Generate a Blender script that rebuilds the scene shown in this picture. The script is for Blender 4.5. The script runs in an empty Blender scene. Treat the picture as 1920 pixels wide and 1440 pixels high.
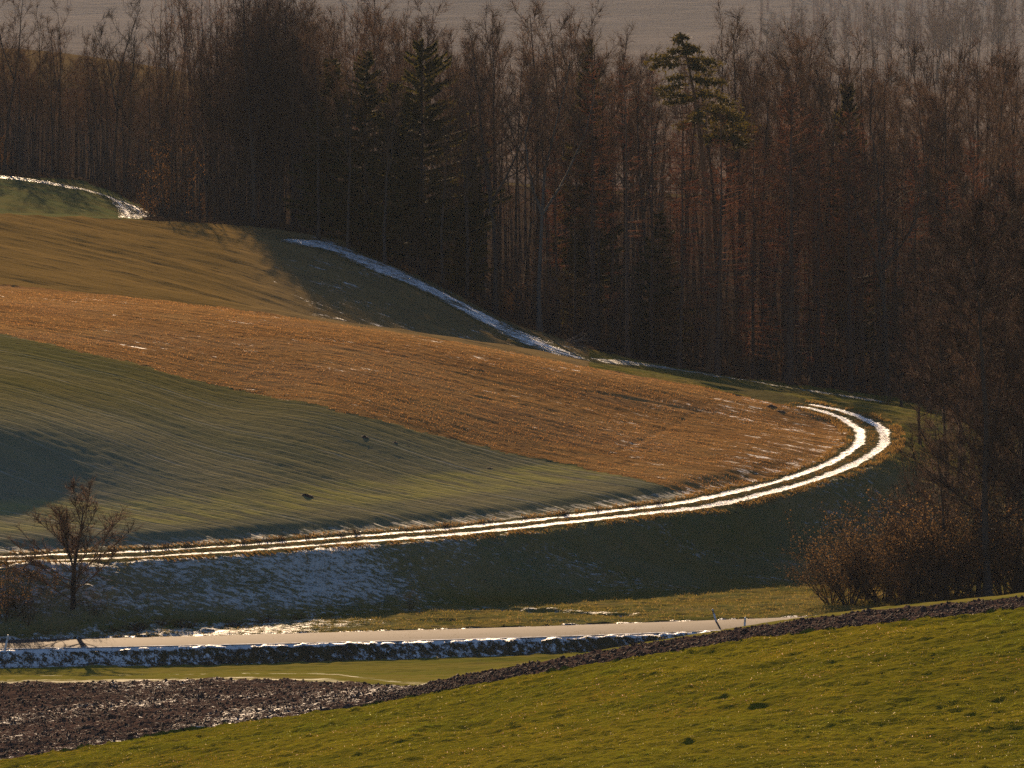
import bpy, math, random
import numpy as np
from mathutils import Vector, Matrix

# ------------------------------------------------------------------ camera, sky, sun, exposure
SC = bpy.context.scene
COL = SC.collection
F = 12000.0                                   # focal length in pixels of the 1920 px wide photograph
TH = math.atan(1020.0 / F)                    # downward pitch
cam_data = bpy.data.cameras.new('camera')
cam_data.sensor_width = 36.0
cam_data.lens = 36.0 * F / 1920.0
cam_data.clip_start = 1.0
cam_data.clip_end = 14000.0
cam = bpy.data.objects.new('camera', cam_data)
COL.objects.link(cam)
cam.location = (0, 0, 0)
cam.rotation_euler = (math.pi / 2 - TH, 0, 0)
SC.camera = cam

SUN_AZ = math.radians(-7.0)                  # ahead of the camera, a little to the left
SUN_EL = math.radians(15.0)
sunv = Vector((math.sin(SUN_AZ) * math.cos(SUN_EL), math.cos(SUN_AZ) * math.cos(SUN_EL), math.sin(SUN_EL)))
world = bpy.data.worlds.new('World')
SC.world = world
world.use_nodes = True
wt = world.node_tree
wt.nodes.clear()
sky = wt.nodes.new('ShaderNodeTexSky')
sky.sky_type = 'NISHITA'
sky.sun_disc = False
sky.sun_elevation = SUN_EL
sky.sun_rotation = SUN_AZ
sky.air_density = 0.75
sky.dust_density = 0.2
sky.ozone_density = 2.0
bg = wt.nodes.new('ShaderNodeBackground')
bg.inputs['Strength'].default_value = 0.05
wo = wt.nodes.new('ShaderNodeOutputWorld')
wt.links.new(sky.outputs[0], bg.inputs[0])
wt.links.new(bg.outputs[0], wo.inputs['Surface'])

sun_d = bpy.data.lights.new('sun', 'SUN')
sun_d.energy = 5.0
sun_d.angle = math.radians(0.5)
sun_d.color = (1.0, 0.71, 0.43)
sun_o = bpy.data.objects.new('sun', sun_d)
COL.objects.link(sun_o)
sun_o.rotation_euler = sunv.to_track_quat('Z', 'Y').to_euler()
sun_o.location = (-100, 400, 200)

SC.view_settings.view_transform = 'Standard'
SC.view_settings.look = 'None'
SC.view_settings.exposure = 1.22
SC.view_settings.gamma = 1.0
SC.view_settings.use_curve_mapping = False
SC.render.engine = 'CYCLES'
SC.cycles.use_denoising = False
SC.cycles.use_adaptive_sampling = False
SC.cycles.max_bounces = 5
SC.cycles.diffuse_bounces = 2
SC.cycles.glossy_bounces = 2
SC.cycles.transmission_bounces = 3
SC.cycles.transparent_max_bounces = 8
SC.cycles.volume_bounces = 0

# ------------------------------------------------------------------ helpers
RNG = np.random.RandomState(7)
CT, ST = math.cos(TH), math.sin(TH)


def tag(o, label=None, cat=None, group=None, kind=None):
    if label: o['label'] = label
    if cat: o['category'] = cat
    if group: o['group'] = group
    if kind: o['kind'] = kind
    return o


def empty(name, loc=(0, 0, 0), rz=0.0):
    o = bpy.data.objects.new(name, None)
    o.empty_display_size = 0.3
    COL.objects.link(o)
    o.location = loc
    o.rotation_euler = (0, 0, rz)
    return o


def make_mesh(name, V, faces, mat=None, smooth=False):
    """V (n,3) array; faces: list of (k,m) int arrays, all m-gons."""
    me = bpy.data.meshes.new(name)
    V = np.asarray(V, dtype=np.float32)
    me.vertices.add(len(V))
    me.vertices.foreach_set('co', V.ravel())
    faces = [np.asarray(f, dtype=np.int32) for f in faces if len(f)]
    tot = np.concatenate([np.full(len(f), f.shape[1], np.int32) for f in faces])
    idx = np.concatenate([f.ravel() for f in faces])
    me.loops.add(len(idx))
    me.loops.foreach_set('vertex_index', idx)
    me.polygons.add(len(tot))
    st = np.concatenate([[0], np.cumsum(tot)[:-1]]).astype(np.int32)
    me.polygons.foreach_set('loop_start', st)
    me.polygons.foreach_set('loop_total', tot)
    if smooth:
        me.polygons.foreach_set('use_smooth', np.ones(len(tot), dtype=bool))
    me.update(calc_edges=True)
    if mat: me.materials.append(mat)
    return me


def link(name, me, parent=None):
    o = bpy.data.objects.new(name, me)
    COL.objects.link(o)
    if parent: o.parent = parent
    return o


def hash2(ix, iy, seed):
    h = (ix.astype(np.int64) * 374761393 + iy.astype(np.int64) * 668265263 + seed * 974711) & 0xFFFFFFFF
    h = ((h ^ (h >> 13)) * 1274126177) & 0xFFFFFFFF
    h = h ^ (h >> 16)
    return (h & 0xFFFFFF) / float(0xFFFFFF) * 2 - 1


def vn(x, y, seed=0):
    x = np.asarray(x, float); y = np.asarray(y, float)
    ix = np.floor(x); iy = np.floor(y)
    fx = x - ix; fy = y - iy
    fx = fx * fx * (3 - 2 * fx); fy = fy * fy * (3 - 2 * fy)
    a = hash2(ix, iy, seed); b = hash2(ix + 1, iy, seed)
    c = hash2(ix, iy + 1, seed); d = hash2(ix + 1, iy + 1, seed)
    return (a * (1 - fx) + b * fx) * (1 - fy) + (c * (1 - fx) + d * fx) * fy


def pchip(x, y, xq):
    """monotone cubic, x (n,), y (n,), clamped outside."""
    x = np.asarray(x, float); y = np.asarray(y, float); xq = np.clip(np.asarray(xq, float), x[0], x[-1])
    h = np.diff(x); d = np.diff(y) / h
    m = np.zeros(len(x))
    for i in range(1, len(x) - 1):
        if d[i - 1] * d[i] > 0:
            w1 = 2 * h[i] + h[i - 1]; w2 = h[i] + 2 * h[i - 1]
            m[i] = (w1 + w2) / (w1 / d[i - 1] + w2 / d[i])
    m[0] = d[0]; m[-1] = d[-1]
    k = np.clip(np.searchsorted(x, xq) - 1, 0, len(h) - 1)
    t = (xq - x[k]) / h[k]
    t2 = t * t; t3 = t2 * t
    return ((2 * t3 - 3 * t2 + 1) * y[k] + (t3 - 2 * t2 + t) * h[k] * m[k] + (-2 * t3 + 3 * t2) * y[k + 1] + (t3 - t2) * h[k] * m[k + 1])


def sstep(a, b, x):
    t = np.clip((x - a) / (b - a), 0, 1)
    return t * t * (3 - 2 * t)


def z_at(py, D):                               # height seen at image row py at ground distance D
    return D * math.tan(math.atan((720.0 - py) / F) - TH)


def x_at(px, D, z):
    return (px - 960.0) / F * (D * CT - z * ST)


def project(X, Y, Z):
    d = Y * CT - Z * ST
    return 960 + F * X / d, 720 - F * (Y * ST + Z * CT) / d


# ------------------------------------------------------------------ the lie of the land
# each line runs across the landscape: (image column, image row, ground distance); a row given as ('z', h) is a height
zz = lambda h: ('z', h)
LINES = {
 'behind': [(-500, zz(6), -60), (2400, zz(6), -60)],
 'stand':  [(-500, zz(-2.2), 0), (2400, zz(-2.2), 0)],
 'n1':     [(-500, zz(-16), 60), (2400, zz(-15), 60)],
 'n2':     [(-500, zz(-34), 150), (960, zz(-31), 150), (2400, zz(-28), 150)],
 'n3':     [(-500, zz(-43), 215), (400, zz(-40), 215), (960, zz(-37.5), 215), (1920, zz(-35.5), 215), (2400, zz(-35), 215)],
 'n4':     [(-500, zz(-47.5), 285), (0, zz(-46.5), 285), (400, zz(-45), 285), (800, zz(-43.1), 285), (1300, zz(-41.9), 285), (1920, zz(-41), 285), (2400, zz(-40.5), 285)],
 'edge':   [(-500, 1500, 333), (0, 1427, 335), (400, 1362, 338), (800, 1303, 338), (1050, 1256, 337), (1300, 1217, 334), (1600, 1175, 331), (1920, 1143, 329), (2400, 1075, 326)],
 'soil':   [(-500, 1290, 372), (0, 1282, 372), (400, 1276, 372), (600, 1280, 368), (720, 1287, 356), (800, 1284, 345), (1050, 1236, 343), (1300, 1194, 340), (1600, 1151, 337), (1920, 1119, 335), (2400, 1060, 331)],
 'vale':   [(-500, 1276, 379), (0, 1272, 379), (400, 1267, 379), (600, 1270, 375), (800, zz(-48.3), 363), (1050, zz(-47.9), 362), (1300, zz(-47.1), 362), (1600, zz(-46), 362), (1920, zz(-45), 362), (2400, zz(-43.5), 362)],
 'toe':    [(-500, 1262, 395.5), (0, 1251, 397.8), (300, 1248, 398.6), (640, 1239, 400), (960, 1228, 401.5), (1300, 1214, 403.5), (1600, 1200, 406), (1920, 1185, 408.5), (2400, 1165, 412.5)],
 'road0':  [(-500, 1228, 398), (0, 1218, 400), (300, 1212, 401), (640, 1205, 402.5), (960, 1197, 404), (1300, 1185, 406), (1600, 1172, 408.5), (1920, 1160, 411), (2400, 1140, 415)],
 'road1':  [(-500, 1210, 402.8), (0, 1201, 404.9), (300, 1195, 405.9), (640, 1186, 407.4), (960, 1177, 409), (1300, 1165, 411), (1600, 1154, 413.3), (1920, 1142, 416), (2400, 1122, 420)],
 'bank0':  [(-500, 1200, 405.5), (0, 1193, 407.5), (300, 1178, 411), (640, 1147, 418), (960, 1124, 426.5), (1200, 1112, 431.5), (1400, 1100, 437), (1600, 1092, 440.5), (1920, 1085, 443), (2400, 1068, 447)],
 'bankm':  [(-500, zz(-49.1), 410.2), (0, zz(-49.0), 412.7), (300, zz(-49.0), 416.5), (640, zz(-49.0), 423.3), (960, zz(-49.1), 432.0), (1200, 1052, 439.0), (1400, 1042, 447.0), (1600, 1015, 453.5), (1740, 985, 458), (1920, 1015, 456), (2400, 1035, 459)],
 'bank1':  [(-500, 1062, 415), (0, 1053, 418), (300, 1042, 422), (640, 1019, 429), (960, 991, 438), (1200, 966, 446), (1400, 934, 455), (1560, 896, 463), (1640, 866, 470), (1740, 880, 472), (1920, 950, 468), (2400, 1000, 470)],
 'head':   [(-500, 960, 428), (0, 945, 433), (300, 935, 437), (640, 905, 447), (960, 880, 458), (1200, 855, 466), (1400, 845, 470), (1560, 838, 475), (1640, 825, 478.5), (1740, 835, 481), (1920, 900, 476), (2400, 965, 477)],
 'mid':    [(-500, 760, 448), (0, 785, 449.3), (200, 800, 452.8), (400, 787, 462), (640, 740, 472), (960, 745, 480), (1200, 780, 480.5), (1400, 797, 481), (1560, 803, 484), (1640, 797, 486), (1740, 812, 485.5), (1920, 872, 480), (2400, 945, 479.5)],
 'crest':  [(-500, 500, 525), (0, 537, 520), (300, 565, 512), (640, 610, 503), (960, 662, 498), (1100, 690, 496), (1300, 724, 494), (1450, 750, 493), (1600, 765, 493), (1740, 793, 490), (1920, 850, 486), (2400, 930, 486)],
 'dip':    [(-500, 468, 550), (0, 500, 545), (300, 532, 540), (640, 600, 538), (960, 655, 545), (1100, 686, 545), (1300, 724, 545), (1600, 764, 545), (1740, 785, 545), (1920, 815, 545), (2400, 860, 545)],
 'wood':   [(-500, 385, 605), (0, 400, 610), (300, 415, 618), (450, 421, 618), (600, 442, 612), (700, 485, 600), (800, 530, 592), (960, 606, 585), (1100, 653, 582), (1300, 695, 580), (1640, 746, 575), (1920, 790, 570), (2400, 840, 565)],
 'w2':     [(-500, 396, 646), (0, 402, 646), (270, 417, 650), (400, 414, 655), (640, 455, 645), (960, 585, 630), (1300, 672, 625), (1920, 740, 620), (2400, 780, 620)],
 'w3':     [(-500, 322, 714), (0, 329, 712), (150, 345, 710), (270, 385, 708), (400, 398, 710), (640, 430, 705), (960, 540, 700), (1300, 600, 700), (1920, 650, 700), (2400, 680, 700)],
 'w4':     [(-500, zz(-43), 820), (0, zz(-42), 820), (640, zz(-46), 820), (960, zz(-50), 820), (1300, zz(-53), 820), (2400, zz(-53), 820)],
 'f1':     [(-500, zz(-33), 1000), (0, zz(-33.5), 1000), (300, zz(-36), 1000), (640, zz(-46), 1000), (960, zz(-51), 1000), (2400, zz(-54), 1000)],
 'f2':     [(-500, zz(-36), 1110), (0, zz(-36), 1110), (300, zz(-40), 1110), (640, zz(-50), 1110), (960, zz(-53), 1110), (2400, zz(-54), 1110)],
 'f3':     [(-500, zz(-58), 1400), (960, zz(-62), 1400), (2400, zz(-66), 1400)],
 'f4':     [(-500, zz(-80), 2000), (960, zz(-84), 2000), (1400, zz(-84), 2000), (2400, zz(-80), 2000)],
 'f5':     [(-500, zz(-98), 2500), (960, zz(-104), 2500), (1350, zz(-104), 2500), (1550, zz(-98), 2500), (1920, zz(-93), 2500), (2400, zz(-90), 2500)],
 'f6':     [(-500, zz(-122), 3500), (960, zz(-132), 3500), (2400, zz(-128), 3500)],
 'f7':     [(-500, zz(-140), 5000), (960, zz(-150), 5000), (2400, zz(-146), 5000)],
 'f8':     [(-500, zz(-60), 6300), (960, zz(-80), 6300), (2400, zz(-60), 6300)],
 'f9':     [(-500, zz(70), 8000), (960, zz(60), 8000), (2400, zz(70), 8000)],
}
S_T = np.linspace(-0.125, 0.125, 700)          # X / Y of the table's columns
curveD, curveZ = {}, {}
for nm, kn in LINES.items():
    s_, d_, h_ = [], [], []
    for (px, py, D) in kn:
        Z = py[1] if isinstance(py, tuple) else z_at(py, D)
        d = D * CT - Z * ST if D > 100 else D
        s_.append((px - 960.0) / F * (d / D if D > 100 else 1.0)); d_.append(D); h_.append(Z)
    curveD[nm] = pchip(s_, d_, S_T); curveZ[nm] = pchip(s_, h_, S_T)
ORDER = list(LINES.keys())
D_T = np.concatenate([np.arange(-60, 180, 5), np.arange(180, 390, 1.0), np.arange(390, 425, 0.1), np.arange(425, 740, 0.5), np.arange(740, 8001, 10)])
TAB = np.zeros((len(S_T), len(D_T)))
for i in range(len(S_T)):
    TAB[i] = pchip([curveD[n][i] for n in ORDER], [curveZ[n][i] for n in ORDER], D_T)


def cD(name, s):
    return np.interp(s, S_T, curveD[name])


def base_z(X, Y):
    X = np.asarray(X, float); Y = np.asarray(Y, float)
    s = np.clip(X / np.maximum(Y, 150.0), S_T[0], S_T[-1])
    fi = (s - S_T[0]) / (S_T[1] - S_T[0]); i = np.clip(fi.astype(int), 0, len(S_T) - 2); a = fi - i
    j = np.clip(np.searchsorted(D_T, Y) - 1, 0, len(D_T) - 2); b = np.clip((Y - D_T[j]) / (D_T[j + 1] - D_T[j]), 0, 1)
    return (TAB[i, j] * (1 - a) + TAB[i + 1, j] * a) * (1 - b) + (TAB[i, j + 1] * (1 - a) + TAB[i + 1, j + 1] * a) * b


def hit(px, py, dmin=290.0, dmax=1300.0):
    """world point where the sight line through an image point meets the land"""
    D = np.arange(dmin, dmax, 0.1)
    zr = z_at(py, D); X = (px - 960.0) / F * (D * CT - zr * ST)
    k = np.nonzero(base_z(X, D) >= zr)[0]
    k = k[0] if len(k) else len(D) - 1
    return np.array([X[k], D[k]])


# the farm track: centre line round the field, over the brow and along the wood
TRACK_A = [(-320, 1062), (-150, 1056), (0, 1050), (150, 1044), (300, 1037), (450, 1027.5), (640, 1013), (800, 1001), (960, 985.5), (1100, 970), (1200, 958), (1300, 946),
           (1400, 925), (1500, 899), (1570, 873), (1613, 849), (1636, 828), (1634, 807), (1603, 786), (1545, 767), (1480, 755)]
TA = [hit(px, py, 380) for px, py in TRACK_A]
TB = [np.array([x_at(px, D, -44), D]) for px, D in ((1380, 505), (1270, 520), (1180, 536))]
TB += [hit(px, py, 530) for px, py in ((1100, 682), (1020, 650), (930, 606), (840, 560), (760, 522), (690, 489), (630, 466), (590, 455))]
TRK = np.array(TA + TB)
def resample(P, step=0.4):
    L = np.concatenate([[0], np.cumsum(np.linalg.norm(np.diff(P, axis=0), axis=1))])
    q = np.arange(0, L[-1], step)
    out = np.stack([pchip(L, P[:, 0], q), pchip(L, P[:, 1], q)], 1)
    for _ in range(10):
        out[1:-1] = 0.25 * out[:-2] + 0.5 * out[1:-1] + 0.25 * out[2:]
    return out, q
TRK, TRK_L = resample(TRK)
TRK_SPLIT = np.argmin(np.linalg.norm(TRK - TA[-1], axis=1))


def poly_dist(P, X, Y, reach=14.0):
    """signed distance (left of the walking direction is positive) and index of nearest sample"""
    out = np.full(X.shape, 99.0); idx = np.zeros(X.shape, int)
    T = np.gradient(P, axis=0); T /= np.linalg.norm(T, axis=1)[:, None] + 1e-9
    sel = (X > P[:, 0].min() - reach) & (X < P[:, 0].max() + reach) & (Y > P[:, 1].min() - reach) & (Y < P[:, 1].max() + reach)
    ii = np.nonzero(sel)[0]
    for c0 in range(0, len(ii), 20000):
        q = ii[c0:c0 + 20000]
        d2 = (X[q, None] - P[None, :, 0]) ** 2 + (Y[q, None] - P[None, :, 1]) ** 2
        k = d2.argmin(1); d = np.sqrt(d2[np.arange(len(q)), k])
        cr = T[k, 0] * (Y[q] - P[k, 1]) - T[k, 1] * (X[q] - P[k, 0])
        out[q] = d * np.sign(cr); idx[q] = k
    return out, idx


TRK2, _ = resample(np.array([hit(px, py, 640) for px, py in ((-300, 323), (-100, 326), (0, 331), (90, 343), (160, 356), (215, 373), (243, 390), (256, 405))] + [np.array([x_at(262, 652, -39), 652.0])]))
SNOWEDGE, _ = resample(np.array([hit(px, py, 530) for px, py in ((1130, 676), (1250, 690), (1350, 706), (1450, 722), (1550, 737), (1640, 752))]))
GLINE = np.array([hit(px, py, 380) for px, py in ((-250, 572), (-100, 603), (0, 626), (150, 661), (300, 697), (450, 733), (640, 777), (800, 813), (960, 849), (1080, 874), (1180, 895), (1250, 915), (1300, 932))])
GS = GLINE[:, 0] / GLINE[:, 1]

# ------------------------------------------------------------------ node helper
class NT:
    def __init__(self, name):
        self.m = bpy.data.materials.new(name)
        self.m.use_nodes = True
        self.t = self.m.node_tree
        self.t.nodes.clear()
        self.out = self.t.nodes.new('ShaderNodeOutputMaterial')

    def n(self, typ, **kw):
        nd = self.t.nodes.new(typ)
        for k, v in kw.items(): setattr(nd, k, v)
        return nd

    def put(self, sock, v):
        if isinstance(v, bpy.types.NodeSocket): self.t.links.new(v, sock)
        elif isinstance(v, (int, float)): sock.default_value = v if sock.type == 'VALUE' else ((v,) * 3 if sock.type == 'VECTOR' else (v, v, v, 1))
        else: sock.default_value = tuple(v) + ((1,) if sock.type == 'RGBA' and len(v) == 3 else ())

    def math(self, op, a, b=0.0, c=None, clamp=False):
        nd = self.n('ShaderNodeMath', operation=op, use_clamp=clamp)
        self.put(nd.inputs[0], a); self.put(nd.inputs[1], b)
        if c is not None: self.put(nd.inputs[2], c)
        return nd.outputs[0]

    def mix(self, f, a, b):
        nd = self.n('ShaderNodeMix', data_type='RGBA')
        self.put(nd.inputs[0], f); self.put(nd.inputs[6], a); self.put(nd.inputs[7], b)
        return nd.outputs[2]

    def attr(self, name):
        return self.n('ShaderNodeAttribute', attribute_name=name).outputs['Fac']

    def pos(self):
        return self.n('ShaderNodeNewGeometry').outputs['Position']

    def mapping(self, vec, rot=0.0, scale=(1, 1, 1)):
        nd = self.n('ShaderNodeMapping')
        self.put(nd.inputs['Vector'], vec)
        nd.inputs['Rotation'].default_value = (0, 0, rot)
        nd.inputs['Scale'].default_value = scale
        return nd.outputs[0]

    def noise(self, vec, scale, detail=2.0, rough=0.5):
        nd = self.n('ShaderNodeTexNoise')
        self.put(nd.inputs['Vector'], vec)
        nd.inputs['Scale'].default_value = scale
        nd.inputs['Detail'].default_value = detail
        nd.inputs['Roughness'].default_value = rough
        return nd.outputs[0]

    def ramp(self, x, a, b):
        nd = self.n('ShaderNodeMapRange', interpolation_type='SMOOTHSTEP')
        self.put(nd.inputs[0], x); self.put(nd.inputs[1], a); self.put(nd.inputs[2], b)
        return nd.outputs[0]

    def finish(self, color, rough=0.9, spec=0.15, bump=None, strength=1.0, dist=0.05, trans=0.0, tcol=None):
        b = self.n('ShaderNodeBsdfPrincipled')
        self.put(b.inputs['Base Color'], color)
        self.put(b.inputs['Roughness'], rough)
        self.put(b.inputs['Specular IOR Level'], spec)
        if bump is not None:
            bp = self.n('ShaderNodeBump')
            bp.inputs['Strength'].default_value = strength
            bp.inputs['Distance'].default_value = dist
            self.put(bp.inputs['Height'], bump)
            self.t.links.new(bp.outputs[0], b.inputs['Normal'])
        sh = b.outputs[0]
        if trans > 0:
            tr = self.n('ShaderNodeBsdfTranslucent')
            self.put(tr.inputs[0], tcol if tcol is not None else color)
            mx = self.n('ShaderNodeMixShader')
            mx.inputs[0].default_value = trans
            self.t.links.new(sh, mx.inputs[1]); self.t.links.new(tr.outputs[0], mx.inputs[2])
            sh = mx.outputs[0]
        self.t.links.new(sh, self.out.inputs['Surface'])
        return self.m


SNOW = (0.80, 0.82, 0.86)


def ground_mat(name, c1, c2, dark=None, rot=0.0, stretch=(1, 1), fine=4.0, coarse=0.12, bump=1.0, dist=0.06, snow_scale=1.5, snow_stretch=None, snow_bias=0.0,
               lines=None, wheel=False, head=False, extra=None, dark_at=0.58, cover=0.9, band=None, drill=None):
    t = NT(name)
    p = t.pos()
    pr = t.mapping(p, rot=rot)
    ps = t.mapping(pr, scale=(stretch[0], stretch[1], 1))
    nf = t.noise(ps, fine, 4, 0.62)
    nc = t.noise(ps, coarse, 3, 0.55)
    nm = t.noise(ps, fine * 0.22, 3, 0.6)
    col = t.mix(t.ramp(t.math('ADD', t.math('MULTIPLY', nc, 0.6), t.math('MULTIPLY', nm, 0.4)), 0.38, 0.62), c1, c2)
    if dark is not None:
        col = t.mix(t.ramp(nf, dark_at, dark_at + 0.12), col, dark)
    if extra is not None:
        ef = t.ramp(t.noise(pr, extra[1], 4, 0.6), extra[2], extra[2] + 0.1)
        col = t.mix(ef, col, extra[0])
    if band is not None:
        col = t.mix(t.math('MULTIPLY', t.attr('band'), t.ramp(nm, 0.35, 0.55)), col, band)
    height = t.math('ADD', nf, t.math('MULTIPLY', nm, 1.4))
    sm = t.math('ADD', t.attr('snow'), snow_bias)
    pss = pr if snow_stretch is None else t.mapping(pr, scale=(snow_stretch[0], snow_stretch[1], 1))
    sn = t.math('ADD', t.math('MULTIPLY', t.noise(pss, snow_scale, 5, 0.7), 0.62), t.math('MULTIPLY', t.noise(pss, snow_scale * 5.0, 3, 0.7), 0.38))
    th = t.math('SUBTRACT', t.math('ADD', sn, sm), 1.0)
    mask = t.ramp(th, -0.02, 0.06)
    if lines:                                         # drill rows and tramlines caught with snow
        sep = t.n('ShaderNodeSeparateXYZ'); t.put(sep.inputs[0], pr)
        v = sep.outputs['Y']
        wob = t.math('MULTIPLY', t.math('SUBTRACT', t.noise(pr, 0.05, 2), 0.5), lines[3])
        v = t.math('ADD', v, wob)
        for (sp, off, wd, amt) in lines[0]:
            fr = t.math('FRACT', t.math('ADD', t.math('DIVIDE', v, sp), off))
            dd = t.math('MULTIPLY', t.math('ABSOLUTE', t.math('SUBTRACT', fr, 0.5)), sp)
            ln = t.math('SUBTRACT', 1.0, t.ramp(dd, wd * 0.5, wd))
            gate = t.ramp(t.noise(t.mapping(pr, scale=(lines[1], lines[2], 1)), 1.0, 3, 0.7), 0.62 - amt, 0.80 - amt)
            mask = t.math('MAXIMUM', mask, t.math('MULTIPLY', ln, gate))
            height = t.math('SUBTRACT', height, t.math('MULTIPLY', ln, 0.7))
    if head:                                          # wheel marks parallel to the track on the headland
        td = t.attr('tdist')
        for (c, wd, amt) in head:
            ln = t.math('SUBTRACT', 1.0, t.ramp(t.math('ABSOLUTE', t.math('SUBTRACT', td, c)), wd * 0.5, wd))
            gate = t.ramp(t.noise(p, 0.35, 4, 0.75), 0.6 - amt, 0.75 - amt)
            mask = t.math('MAXIMUM', mask, t.math('MULTIPLY', ln, gate))
            height = t.math('SUBTRACT', height, t.math('MULTIPLY', ln, 0.7))
    if wheel:
        td = t.attr('tdist')
        tdn = t.math('ADD', td, t.math('MULTIPLY', t.math('SUBTRACT', t.noise(p, 2.2, 5, 0.8), 0.5), 0.95))
        w = t.math('ABSOLUTE', t.math('SUBTRACT', t.math('ABSOLUTE', tdn), 0.92))
        w = t.math('ADD', w, t.math('MULTIPLY', t.math('SUBTRACT', 1.0, t.attr('wheel')), 0.45))
        w = t.math('ADD', w, t.math('MULTIPLY', t.math('SUBTRACT', t.noise(p, 0.45, 3, 0.6), 0.5), 0.55))
        wl = t.math('SUBTRACT', 1.0, t.ramp(w, 0.24, 0.44))
        wl = t.math('MULTIPLY', wl, t.attr('wheel'))
        gate = t.ramp(t.noise(p, 2.6, 5, 0.8), 0.36, 0.50)
        mask = t.math('MAXIMUM', mask, t.math('MULTIPLY', wl, gate))
    mask = t.math('MULTIPLY', mask, cover)
    fr = t.math('MULTIPLY', t.attr('frost'), t.math('ADD', 0.45, t.math('MULTIPLY', nf, 1.1)))
    if drill:
        sep = t.n('ShaderNodeSeparateXYZ'); t.put(sep.inputs[0], pr)
        for (sp, wd, amt) in drill:
            fq = t.math('FRACT', t.math('DIVIDE', t.math('ADD', sep.outputs['Y'], t.math('MULTIPLY', t.noise(pr, 0.4, 2), 0.25)), sp))
            dd = t.math('MULTIPLY', t.math('ABSOLUTE', t.math('SUBTRACT', fq, 0.5)), sp)
            ln = t.math('SUBTRACT', 1.0, t.ramp(dd, wd * 0.4, wd))
            fr = t.math('ADD', fr, t.math('MULTIPLY', ln, t.math('MULTIPLY', amt, t.ramp(t.noise(t.mapping(pr, scale=(0.07, 0.4, 1)), 1.0, 3, 0.7), 0.35, 0.65))))
            height = t.math('SUBTRACT', height, t.math('MULTIPLY', ln, 0.5))
    col = t.mix(t.math('MAXIMUM', mask, t.math('MINIMUM', fr, 0.8)), col, SNOW)
    hh = t.math('ADD', t.math('MULTIPLY', height, t.math('SUBTRACT', 1.0, t.math('MULTIPLY', mask, 0.7))), t.math('MULTIPLY', mask, 0.3))
    return t.finish(col, t.math('SUBTRACT', 0.9, t.math('MULTIPLY', mask, 0.48)), t.math('MULTIPLY', mask, 0.35), hh, bump, dist)


R = math.radians
M = {}
M['pasture'] = ground_mat('pasture_grass', (0.145, 0.124, 0.009), (0.100, 0.098, 0.007), (0.065, 0.048, 0.012), fine=3.2, coarse=0.10, bump=1.0, dist=0.12, snow_scale=0.9)
M['plough'] = ground_mat('ploughed_soil', (0.060, 0.036, 0.029), (0.044, 0.027, 0.022), (0.022, 0.014, 0.011), rot=R(4), stretch=(0.6, 1.5), fine=3.0, bump=1.0, dist=0.14, snow_scale=3.4, snow_stretch=(0.6, 1.3), cover=0.5)
M['strip'] = ground_mat('winter_strip', (0.165, 0.140, 0.032), (0.115, 0.118, 0.020), None, rot=R(-4), stretch=(0.08, 1.0), fine=3.0, coarse=0.5, bump=0.7, dist=0.05, snow_scale=1.0, snow_stretch=(0.10, 1.6), cover=0.17)
M['verge'] = ground_mat('verge_grass', (0.050, 0.042, 0.014), (0.036, 0.028, 0.012), (0.02, 0.016, 0.009), rot=R(-20), stretch=(1.0, 0.5), fine=2.4, coarse=0.5, bump=1.0, dist=0.15, snow_scale=2.0, snow_stretch=(1.3, 0.55), cover=0.75)
M['meadow'] = ground_mat('bank_meadow', (0.150, 0.115, 0.028), (0.095, 0.095, 0.022), (0.055, 0.048, 0.020), fine=3.0, coarse=0.14, bump=1.0, dist=0.11, snow_scale=2.4, snow_stretch=(0.6, 1.2), cover=0.5)
M['track'] = ground_mat('farm_track', (0.10, 0.085, 0.035), (0.075, 0.07, 0.03), (0.06, 0.045, 0.03), fine=4.0, coarse=0.4, bump=1.0, dist=0.06, snow_scale=1.6, wheel=True)
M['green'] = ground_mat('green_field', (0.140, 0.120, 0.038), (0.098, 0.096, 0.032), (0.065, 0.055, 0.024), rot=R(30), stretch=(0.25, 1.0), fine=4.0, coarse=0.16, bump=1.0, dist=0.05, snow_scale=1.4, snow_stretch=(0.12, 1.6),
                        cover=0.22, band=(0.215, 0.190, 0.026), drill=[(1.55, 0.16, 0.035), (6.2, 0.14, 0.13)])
M['stubble'] = ground_mat('stubble_field', (0.310, 0.168, 0.055), (0.235, 0.122, 0.040), (0.085, 0.044, 0.017), rot=R(26), stretch=(0.16, 1.3), fine=4.2, coarse=0.16, bump=1.0, dist=0.13, snow_scale=1.0, snow_stretch=(0.30, 1.3), dark_at=0.52, cover=0.6,
                          extra=((0.27, 0.155, 0.055), 0.07, 0.56))
M['upper'] = ground_mat('upper_field', (0.180, 0.118, 0.038), (0.130, 0.088, 0.028), (0.065, 0.045, 0.018), rot=R(60), stretch=(0.05, 0.9), fine=2.6, coarse=0.4, bump=1.0, dist=0.17, snow_scale=1.0, snow_stretch=(0.10, 0.9), cover=0.5)
M['corner'] = ground_mat('corner_field', (0.11, 0.10, 0.03), (0.07, 0.09, 0.03), None, rot=R(55), stretch=(0.1, 1.0), fine=2.0, coarse=0.3, bump=0.8, dist=0.08, snow_scale=0.8, snow_stretch=(0.1, 0.8))
M['litter'] = ground_mat('wood_floor', (0.042, 0.028, 0.019), (0.032, 0.024, 0.017), (0.03, 0.02, 0.015), fine=2.4, coarse=0.3, bump=1.0, dist=0.15, snow_scale=0.9)
M['hill'] = ground_mat('far_hill_haze_tone', (0.150, 0.126, 0.108), (0.105, 0.088, 0.076), None, fine=0.05, coarse=0.004, bump=1.0, dist=4.0, snow_scale=0.05)  # paler than woods: brightness of the distant haze put into the colour
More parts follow.
